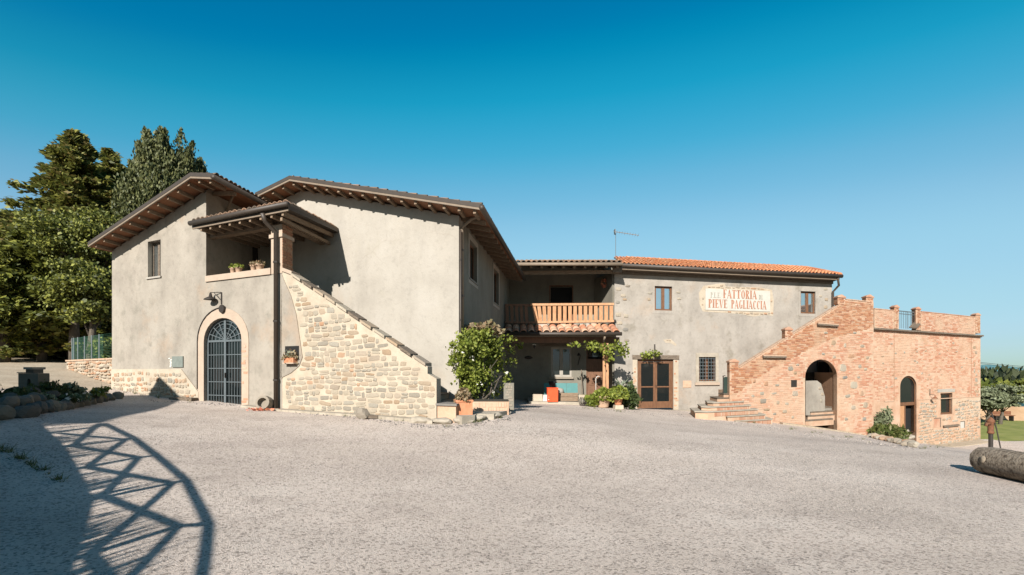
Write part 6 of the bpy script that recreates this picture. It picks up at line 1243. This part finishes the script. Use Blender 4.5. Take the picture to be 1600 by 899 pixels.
# vines on the porch beam and over the glazed door
def vine(label, path, D, n, seed, spread=.14):
    g = np.random.default_rng(seed); pts = [P(px, py, D) for px, py in path]; t = thing('grape_vine', label, 'vine', pts[0], 'vines on the house fronts'); MB().tube(pts, .014, 5).build('stem', M['bark'], t); q = []
    for a, c in zip(pts, pts[1:]): f = g.uniform(0, 1, (n, 1)); q.append(np.array(a)*(1-f)+np.array(c)*f+g.normal(0, spread, (n, 3)))
    leaves('foliage', np.concatenate(q), .115, M['vine'], t, g, aspect=1.15)
vine('grape vine along the porch beam by the wooden post, drooping to the right', [(914, 540), (930, 541), (945, 545), (956, 560)], 21.8, 75, 3, .10); vine('grape vine spray hanging at the right end of the porch roof', [(950, 545), (963, 541), (974, 545), (977, 556)], 21.9, 60, 4, .11)
vine('tiny spray of vine leaves under the middle of the porch gutter', [(890, 536), (897, 539), (906, 537)], 21.9, 16, 5, .07); vine('single tuft of vine leaves under the left of the porch gutter', [(811, 538), (813, 545)], 21.9, 20, 6, .08)
vd = FR.w(1018, 551, -.25).y; vine('green vine tuft growing over the timber lintel of the glazed door', [(1005, 557), (1012, 554), (1021, 552), (1031, 555)], vd, 50, 7, .09)
t = thing('vine_hook', 'dark iron peg sticking out above the glazed door vine', 'peg', FR.w(1023, 549, -.1)); MB().tube([V((0, 0, -.05)), V((0, 0, .33))], .03, 6).build('peg', M['iron'], t, local=True)

# ================================================================== THINGS ON THE GRAVEL
def gobj(px, py, lift=0): q = G(px, py); q.z += lift; return q
q = gobj(414, 641); t = thing('stone_mortar', 'hollow rough stone basin lying on its side beside the downpipe foot', 'basin', q); b = MB(); prof = [(.20, -.17), (.22, 0), (.19, .16), (.13, .17), (.11, .02), (.02, 0)]
vs = MB().lathe((0, 0, 0), prof, 14); a = math.radians(75); vs.v = [(x, y*math.cos(a)-z*math.sin(a), y*math.sin(a)+z*math.cos(a)+.18) for x, y, z in vs.v]; vs.build('basin', M['stonegrey'], t, local=True)
g = np.random.default_rng(2); leaves('fallen_leaves', g.normal(0, 1, (60, 3))*[.18, .1, .015]+[0, -.18, .03], .07, M['flowerred'], t, g, local=True)
q = gobj(566, 655); t = thing('broken_pillar_stone', 'grey carved stone fragment lying on the gravel below the staircase wall', 'stone', q); o = bpy.data.objects.new('fragment', boulder_mesh(55, M['stonegrey'])); COL.objects.link(o); o.parent = t; o.location = (0, 0, .12); o.scale = (.42, .34, .34); o.rotation_euler = (.2, .5, .3)
MB().beam(V((.08, 0, .06)), V((.36, .05, .05)), .10, .07).build('stone_spur', M['timber'], t, local=True)
q = gobj(436, 637); MB().box((q.x, q.y, q.z), .42, .16, .06, -.35).build('flat_slab', M['timber'], label='thin dark slab lying on the ground at the downpipe foot', cat='slab')
# log
lg = thing('log', 'thick weathered peeled log lying on the gravel at the right edge', 'log', at(1585, 8.4)); A0 = P(1537, 723, 9.1); A1 = P(1680, 764, 7.5); 
A0.z = gz(A0.x, A0.y)+.235; A1.z = gz(A1.x, A1.y)+.25
r = random.Random(6); n = 22; m_ = 16; vs = []; fs = []; d = (A1-A0).normalized(); x_ = d.cross(V((0, 0, 1))).normalized(); y_ = x_.cross(d); rad = [1+r.uniform(-.05, .05) for _ in range(m_)]
for i in range(n+1):
    for k in range(m_): rr = .245*rad[k]*(1+r.uniform(-.02, .02))*(1-.012*(i == 0)*4); vs.append(A0.lerp(A1, i/n)+x_*math.cos(k*2*math.pi/m_)*rr+y_*math.sin(k*2*math.pi/m_)*rr+d*(r.uniform(-.01, .01) if i == 0 else 0))
for i in range(n):
    for k in range(m_): fs.append((i*m_+k, i*m_+(k+1) % m_, (i+1)*m_+(k+1) % m_, (i+1)*m_+k))
b = MB(); b.add(vs, fs); b.build('bark_surface', M['logbark'], lg, smooth=True, rec=False)
b = MB(); c0 = len(vs); b.add([A0-d*.004]+[A0+(V(v)-A0)*.995-d*.003 for v in vs[:m_]], [(0, 1+(k+1) % m_, 1+k) for k in range(m_)]); b.build('sawn_end', M['logend'], lg, rec=False)
kn = MB(); q = A0.lerp(A1, .18)-d.cross(V((0, 0, 1)))*0; nrm = (V((0, 0, EYE))-q); nrm = (nrm-d*nrm.dot(d)).normalized(); kn.tube([q+nrm*.215, q+nrm*.262], [.085, .055], 10); kn.build('knot', M['logend'], lg, smooth=True)
# hand pump
pb = at(1548, 12.2); pm = thing('hand_pump', 'rusty iron hand water pump on a post behind the log', 'pump', pb); h = zz(645, 12.2)-pb.z
MB().tube([V((0, 0, -.1)), V((0, 0, h*.55))], .045, 10).build('post', M['iron'], pm, local=True); MB().lathe((0, 0, h*.50), [(.05, 0), (.075, .03), (.06, .06), (.06, .26), (.085, .28), (.075, .33), (.045, .36), (.02, .40)], 14).build('pump_body', M['rust'], pm, local=True, smooth=True)
MB().tube([V((-.04, -.02, h*.50+.24)), V((-.13, -.04, h*.50+.25)), V((-.15, -.04, h*.50+.19))], [.035, .03, .035], 8).build('spout', M['rust'], pm, local=True, smooth=True)
MB().tube([V((.02, 0, h+.0)), V((.12, -.02, h*.62)), V((.22, -.05, .02))], .014, 6).build('handle', M['iron'], pm, local=True)
# flower bed by the annex door
p1 = FN.w(1385, 678, -.45); bush('lavender_bush', 'dense bright green low bush at the foot of the annex wall', (p1.x, p1.y, gz(p1.x, p1.y)+.05), (.85, .4, .36), 4200, 'grassM', .11, 33, None, None, 'shrub', 22, 3)
p2 = FN.w(1382, 660, -.1); bush('rose_bush', 'taller sparse brownish shrub behind the low bush on the annex wall', (p2.x, p2.y, gz(p2.x, p2.y)+.5), (.5, .16, .55), 700, 'olive', .09, 34, None, 'dry', 'shrub', 14)
kb = thing('bed_kerb', 'rough row of stones edging the bed by the arched annex door', 'stone border', FN.w(1395, 690, -.8)); r = random.Random(15)
for k in range(13):
    px = 1363+k*5.3; py = 683+k*1.25; q = G(px, py+1); boulder('boulder', kb, (q.x, q.y, q.z+.07), r.uniform(.34, .55), .34, r.uniform(.2, .3), r.uniform(-.3, .3), boulder_mesh(200+k, M['stonepink'] if k % 3 else M['concrete']))
for k, (px, py, sz) in enumerate(((1414, 672, .5), (1419, 680, .6), (1424, 688, .6))): q = FN.w(px, py, -.25); boulder('step_stone', kb, (q.x, q.y, q.z-.1), sz*1.3, .5, .3, .3, boulder_mesh(220+k, M['concrete']))
b = MB()
for k in range(20):
    a = FN.u(1434, 0)+(FN.u(1534, 0)-FN.u(1434, 0))*k/20; c = a+(FN.u(1534, 0)-FN.u(1434, 0))/20
    za, zc = gz(*FN.pt(a, -.2, 0).xy), gz(*FN.pt(c, -.2, 0).xy); b.fbox(FN, a, c, -.75, PS-.002, za-.3, za+.03, zc-.3, zc+.03)
b.build('annex_apron', M['path'], local=True, kind='structure')
b = MB()
for k in range(26):
    a = FN.u(1218)+(FN.u(1366)-FN.u(1218))*k/26; c = FN.u(1218)+(FN.u(1366)-FN.u(1218))*(k+1)/26; za, zc = gz(*FN.pt(a, -.1, 0).xy), gz(*FN.pt(c, -.1, 0).xy); b.fbox(FN, a, c-.01, -.38, -.003, za-.3, za+.07, zc-.3, zc+.07)
b.build('stair_apron', M['path'], local=True, kind='structure')

# ================================================================== BEYOND THE LAWN (right)
def ol(label, px, D, py, cr, seed, m='olive'):
    t = broad_tree('olive_tree', label, at(px, D), top_h(px, py, D), cr, 40, m, .12, seed, .12, .2, 'trees beyond the lawn', per=300, cz=.42); return t
ol('silvery olive tree with forked trunk at the far edge of the lawn', 1562, 39, 602, (1.35, 1.2, .95), 5)
ol('olive tree with darker crown half hidden by the annex corner', 1540, 38, 608, (.9, .9, .85), 6)
ol('lighter bushy tree rising behind the silvery olive', 1580, 52, 593, (1.5, 1.2, 1.1), 7, 'broad')
ol('green tree at the right picture edge beyond the lawn', 1622, 60, 596, (1.8, 1.6, 1.3), 8, 'broad')
t = thing('clay_bank', 'orange clay coloured bank behind the lawn edge', 'bank', at(1580, 44)); b = MB(); n = 24
for k in range(n):
    x0, x1 = 37+k*1.4, 37+(k+1)*1.4; za, zc = gz(x0, 44), gz(x1, 44); b.add([(x0, 43, za-.05), (x1, 43, zc-.05), (x1, 44, zc+1.15), (x0, 44, za+1.15), (x0, 46, za+1.1), (x1, 46, zc+1.1)], [(0, 1, 2, 3), (3, 2, 5, 4)])
b.build('bank_face', mat('orange_clay', [(.36, .22, .12), (.48, .32, .19)], scale=1.2, bump=.5, bscale=5), t)
for i, (px, D, w_, h, m_, lab) in enumerate(((1567, 43, 2.0, .35, 'rust', 'red garden bench frame beyond the olive tree'), )):
    q = at(px, 42.4); t = thing('garden_bench', lab, 'bench', q); MB().box((0, 0, .42), 1.7, .4, .06).build('seat', M['rust'], t, local=True); MB().box((0, .2, .5), 1.7, .05, .3).build('backrest', M['rust'], t, local=True)
    for sx in (-.7, .7): MB().box((sx, 0, 0), .08, .36, .419).build('leg', M['iron'], t, local=True)
def car(label, px, D, colr, L=4.2, Hh=1.45, van=False, seed=0):
    q = at(px, D); q.z = max(q.z, P(0, 640, D).z); t = thing('parked_van' if van else 'parked_car', label, 'van' if van else 'car', q, 'vehicles parked beyond the lawn'); mb = MB(); wd = 1.75
    pr = [(-L/2, .3), (L/2, .3), (L/2, .8), (L*.36, .92), (L*.2, Hh), (-L*.3, Hh), (-L/2, .95)] if not van else [(-L/2, .35), (L/2, .35), (L/2, 1.0), (L*.4, 1.25), (L*.3, Hh), (-L/2, Hh)]
    mb.prism([V((x, -wd/2, z)) for x, z in pr], V((0, wd, 0))).build('body', colr, t, local=True)
    MB().prism([V((x*.8, -wd/2-.01, z)) for x, z in ((-L*.3, .95), (L*.3, .95), (L*.18, Hh-.1), (-L*.28, Hh-.1))], V((0, wd+.02, 0))).build('window', M['glass'], t, local=True)
    for sx in (-.3, .3): MB().lathe((0, 0, 0), [(.32, 0), (.32, .2)], 12).build('wheel', M['black'], t, local=True).matrix_basis = Matrix.Translation((sx*L, -wd/2+.18, .32)) @ Matrix.Rotation(math.pi/2, 4, 'X')
car('white camper van parked beyond the lawn at the right edge', 1596, 62, M['white'], 6, 2.9, True); car('dark teal car parked left of the white camper van', 1566, 58, M['teal']); car('blue-grey car half hidden behind the silvery olive trunk', 1548, 60, M['steel'])
car('dark blue-green car nearest the right picture edge', 1590, 56, flat('blue_green_car_paint', (.03, .09, .11), .3, .3))
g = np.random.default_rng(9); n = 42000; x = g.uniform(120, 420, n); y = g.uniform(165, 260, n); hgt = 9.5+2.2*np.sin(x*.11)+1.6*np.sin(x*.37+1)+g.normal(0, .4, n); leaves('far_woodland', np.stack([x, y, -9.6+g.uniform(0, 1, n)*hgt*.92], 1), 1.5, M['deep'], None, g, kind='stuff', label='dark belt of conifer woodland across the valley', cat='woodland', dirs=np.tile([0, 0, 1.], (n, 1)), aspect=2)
n = 5000; x = g.uniform(70, 170, n); y = g.uniform(95, 130, n); leaves('hedgerow', np.stack([x, y, -5.5+g.uniform(0, 1, n)*(4.5+np.sin(x*.3))], 1), .7, M['broad'], None, g, kind='stuff', label='lighter green hedgerow below the far woodland', cat='hedge')
for i, (y0, y1, lab) in enumerate(((566.5, 573.5, 'upper thin power line crossing the sky right of the annex'), (568.5, 575.5, 'lower thin power line crossing the sky right of the annex'))):
    MB().tube([P(1528, y0-.3, 46), P(1560, y0+3, 50), P(1640, y1+3, 60)], .02, 5).build('power_line', M['iron'], label=lab, cat='cable', group='power lines')

# ================================================================== OUTSIDE THE FRAME, LEFT: what throws the long shadows
SN = SUN
T_ = [(292, 1010), (326, 819), (290, 750), (245, 712), (208, 684), (163, 662)]; Nn = [(245, 1020), (279, 822), (270, 755), (217, 715), (197, 687), (149, 668)]; Bb = [(95, 1010), (140, 866), (161, 775), (136, 730), (115, 697), (93, 677)]
tt = 4.0; posts = []
for a, b_, c in zip(T_, Nn, Bb):
    Rp = G(*a)-SN*tt; out = [Rp]
    for q in (b_, c):
        gq = G(*q); best = min(np.linspace(1.2, 4.2, 121), key=lambda t_: (gq-SN*t_-Rp).xy.length); p_ = gq-SN*best; out.append(p_)
    posts.append(out)
rf = thing('rustic_fence', 'rustic roundwood fence with crossed braces on the grassy bank, seen by its shadow', 'fence', posts[1][2])
for Rp, Np, Bp in posts: MB().tube([Bp-V((0, 0, .3)), Np, Rp], [.05, .045, .045], 8).build('post', M['timber'], rf)
for (a, b_) in zip(posts, posts[1:]):
    MB().tube([a[0], b_[0]], .036, 8).build('rail', M['timber'], rf); MB().tube([a[1], b_[2]], .038, 8).build('brace', M['timber'], rf); MB().tube([b_[1], a[2]], .032, 8).build('brace', M['timber'], rf)
tops = [p[2] for p in posts]; tops = [tops[0]+(tops[0]-tops[1])*2]+tops+[tops[-1]+(tops[-1]-tops[-2])*1.2]
b = MB(); sec = []
for p in tops:
    z0 = gz(p.x, p.y); sec.append([V((p.x+.75, p.y+.1, z0-.1)), V((p.x+.05, p.y, p.z-.08)), V((p.x-.4, p.y, p.z-.02)), V((p.x-4.5, p.y-.6, p.z+.1)), V((p.x-7, p.y-1, gz(p.x-7, p.y-1)-.2))])
for s0_, s1_ in zip(sec, sec[1:]):
    for j in range(4): b.add([s0_[j], s1_[j], s1_[j+1], s0_[j+1]], [(0, 1, 2, 3)])
b.build('grassy_bank', M['earth'], local=True, kind='structure')
g = np.random.default_rng(14); vs = []; fs = []
for s0_, s1_ in zip(tops, tops[1:]):
    L = (s1_-s0_).length
    for k in range(int(L*26)):
        f = g.uniform(); p = s0_.lerp(s1_, f)+V((g.normal(-.12, .12), g.normal(0, .05), 0)); clump = .06+.50*abs(math.sin((p.x*3.3+p.y*5.1)))**4
        for q in range(3):
            h = clump*g.uniform(.6, 1.25); e = V((g.normal(0, .06), g.normal(0, .06), h)); s = V((g.normal(0, 1), g.normal(0, 1), 0)).normalized()*.018; b0 = len(vs); o = p+V((g.normal(0, .03), 0, -.1)); vs += [o-s, o+s, o+e+V((0, 0, .1))]; fs.append((b0, b0+1, b0+2))
bb = MB(); bb.add(vs, fs); bb.build('bank_grass', M['grassM'], local=True, rec=False, kind='stuff', label='tufts of grass along the top of the bank left of the yard', cat='grass')
# shed whose roof shades the rockery
pk = FA.w(250, 589); e1 = G(163, 661); zH = pk.z+.5475*8; R0 = pk-SN*8; R1 = e1-SN*((zH-e1.z)/.5475); R0.z = R1.z = zH
ax = (R1-R0).normalized(); lf = V((ax.y, -ax.x, 0)); lf = lf if lf.x < 0 else -lf
sh = thing('farm_shed', 'lean-to farm shed with tiled roof left of the yard, seen by its shadow', 'shed', R0.lerp(R1, .5)+lf*2-V((0, 0, 5)))
MB().hexa([R0-V((0, 0, .15)), R1-V((0, 0, .15)), R1+lf*5-V((0, 0, 2.35)), R0+lf*5-V((0, 0, 2.35)), R0, R1, R1+lf*5-V((0, 0, 2.2)), R0+lf*5-V((0, 0, 2.2))]).build('roof', M['tileold'], sh)
q0, q1 = R0+ax*.4+lf*.3, R1-ax*.1+lf*.3
gb = -1.0
MB().hexa([V((q0.x, q0.y, gb)), V((q1.x, q1.y, gb)), V(((q1+lf*4.3).x, (q1+lf*4.3).y, gb)), V(((q0+lf*4.3).x, (q0+lf*4.3).y, gb)), q0-V((0, 0, .3)), q1-V((0, 0, .3)), q1+lf*4.3-V((0, 0, 2.2)), q0+lf*4.3-V((0, 0, 2.2))]).build('wall', M['mortar'], sh)

# weeds and stray stones along the walls, litter in the shade
g = np.random.default_rng(61); vs = []; fs = []
def tuft(x, y, h, k, w_=.006, zo=0):
    for _ in range(k):
        b0 = len(vs); a = g.uniform(0, 6.283); e = g.uniform(.2, 1)*h; o = np.array([x+g.normal(0, h*.25), y+g.normal(0, h*.25), 0]); o[2] = gz(o[0], o[1])+zo-.01
        sd2 = np.array([math.cos(a), math.sin(a), 0])*w_; tip = o+[g.normal(0, h*.45), g.normal(0, h*.45), e]; vs.extend([tuple(o-sd2), tuple(o+sd2), tuple(tip)]); fs.append((b0, b0+1, b0+2))
for (xa, ya), (xb, yb), n in (((390, 634), (680, 664), 26), ((180, 612), (300, 628), 14), ((1092, 650), (1215, 668), 14), ((1216, 668), (1360, 690), 14), ((690, 668), (796, 650), 16), ((905, 637), (990, 645), 12), ((1430, 702), (1530, 694), 12), ((0, 700), (110, 760), 30)):
    for k in range(n):
        f = g.uniform(); q = G(xa+(xb-xa)*f, ya+(yb-ya)*f+g.normal(0, 1)); tuft(q.x, q.y, g.uniform(.05, .16), 14)
w_b = MB(); w_b.v = vs; w_b.f = fs; w_b.build('weeds', M['grassM'], local=True, rec=False, kind='stuff', label='small weeds growing where the gravel meets the walls', cat='weeds')
vs = []; fs = []; n = 0
oc_ = np.array([(1, 0, 0), (-1, 0, 0), (0, 1, 0), (0, -1, 0), (0, 0, 1), (0, 0, -.4)])
for (xa, ya), (xb, yb), n_, sp in (((385, 632), (690, 668), 260, 3), ((690, 668), (800, 652), 120, 3), ((900, 636), (1090, 650), 120, 2), ((1090, 652), (1430, 700), 240, 2.5), ((230, 625), (390, 634), 120, 2)):
    for k in range(n_):
        f = g.uniform(); q = G(xa+(xb-xa)*f, ya+(yb-ya)*f+abs(g.normal(0, sp))); s_ = g.uniform(.012, .035); b0 = len(vs); vs.extend([tuple(x_) for x_ in oc_*s_*g.uniform(.6, 1.4, 3)+[q.x, q.y, q.z]]); fs.extend([(b0+a_, b0+b_, b0+c_) for a_, b_, c_ in ((0, 2, 4), (2, 1, 4), (1, 3, 4), (3, 0, 4))])
w_b = MB(); w_b.v = vs; w_b.f = fs; w_b.build('stray_stones', M['pebble'], local=True, rec=False, kind='stuff', label='stray stones gathered along the foot of the walls', cat='stones')

# ================================================================== LOOSE PEBBLES
g = np.random.default_rng(20); n = 42000; u_ = g.uniform(0, 1, n); D = 2.6+9*u_**1.3; x = D*g.uniform(-1.05, 1.05, n); z = gza(x, D); s = g.uniform(.004, .011, n)*(1+.6*(D > 6))
kp = np.sin(x*1.7+1.2*np.sin(D*1.3))+np.sin(D*2.9+x*.8)+g.normal(0, .7, n) > .35; x, D, z, s = x[kp], D[kp], z[kp], s[kp]; n = len(x)
oc = np.array([(1, 0, 0), (-1, 0, 0), (0, 1, 0), (0, -1, 0), (0, 0, 1), (0, 0, -.4)], float); vs = (np.stack([x, D, z], 1)[:, None, :]+oc[None]*s[:, None, None]*g.uniform(.6, 1.4, (n, 1, 3))*[1, 1, .45]).reshape(-1, 3)
tri = np.array([(0, 2, 4), (2, 1, 4), (1, 3, 4), (3, 0, 4)]); fs = (tri[None]+6*np.arange(n)[:, None, None]).reshape(-1, 3)
me = bpy.data.meshes.new('pebbles'); me.from_pydata(vs.tolist(), [], fs.tolist()); me.materials.append(M['pebble']); o = bpy.data.objects.new('pebbles', me); COL.objects.link(o); tag(o, 'loose pale pebbles scattered over the gravel yard', 'pebbles', None, 'stuff')
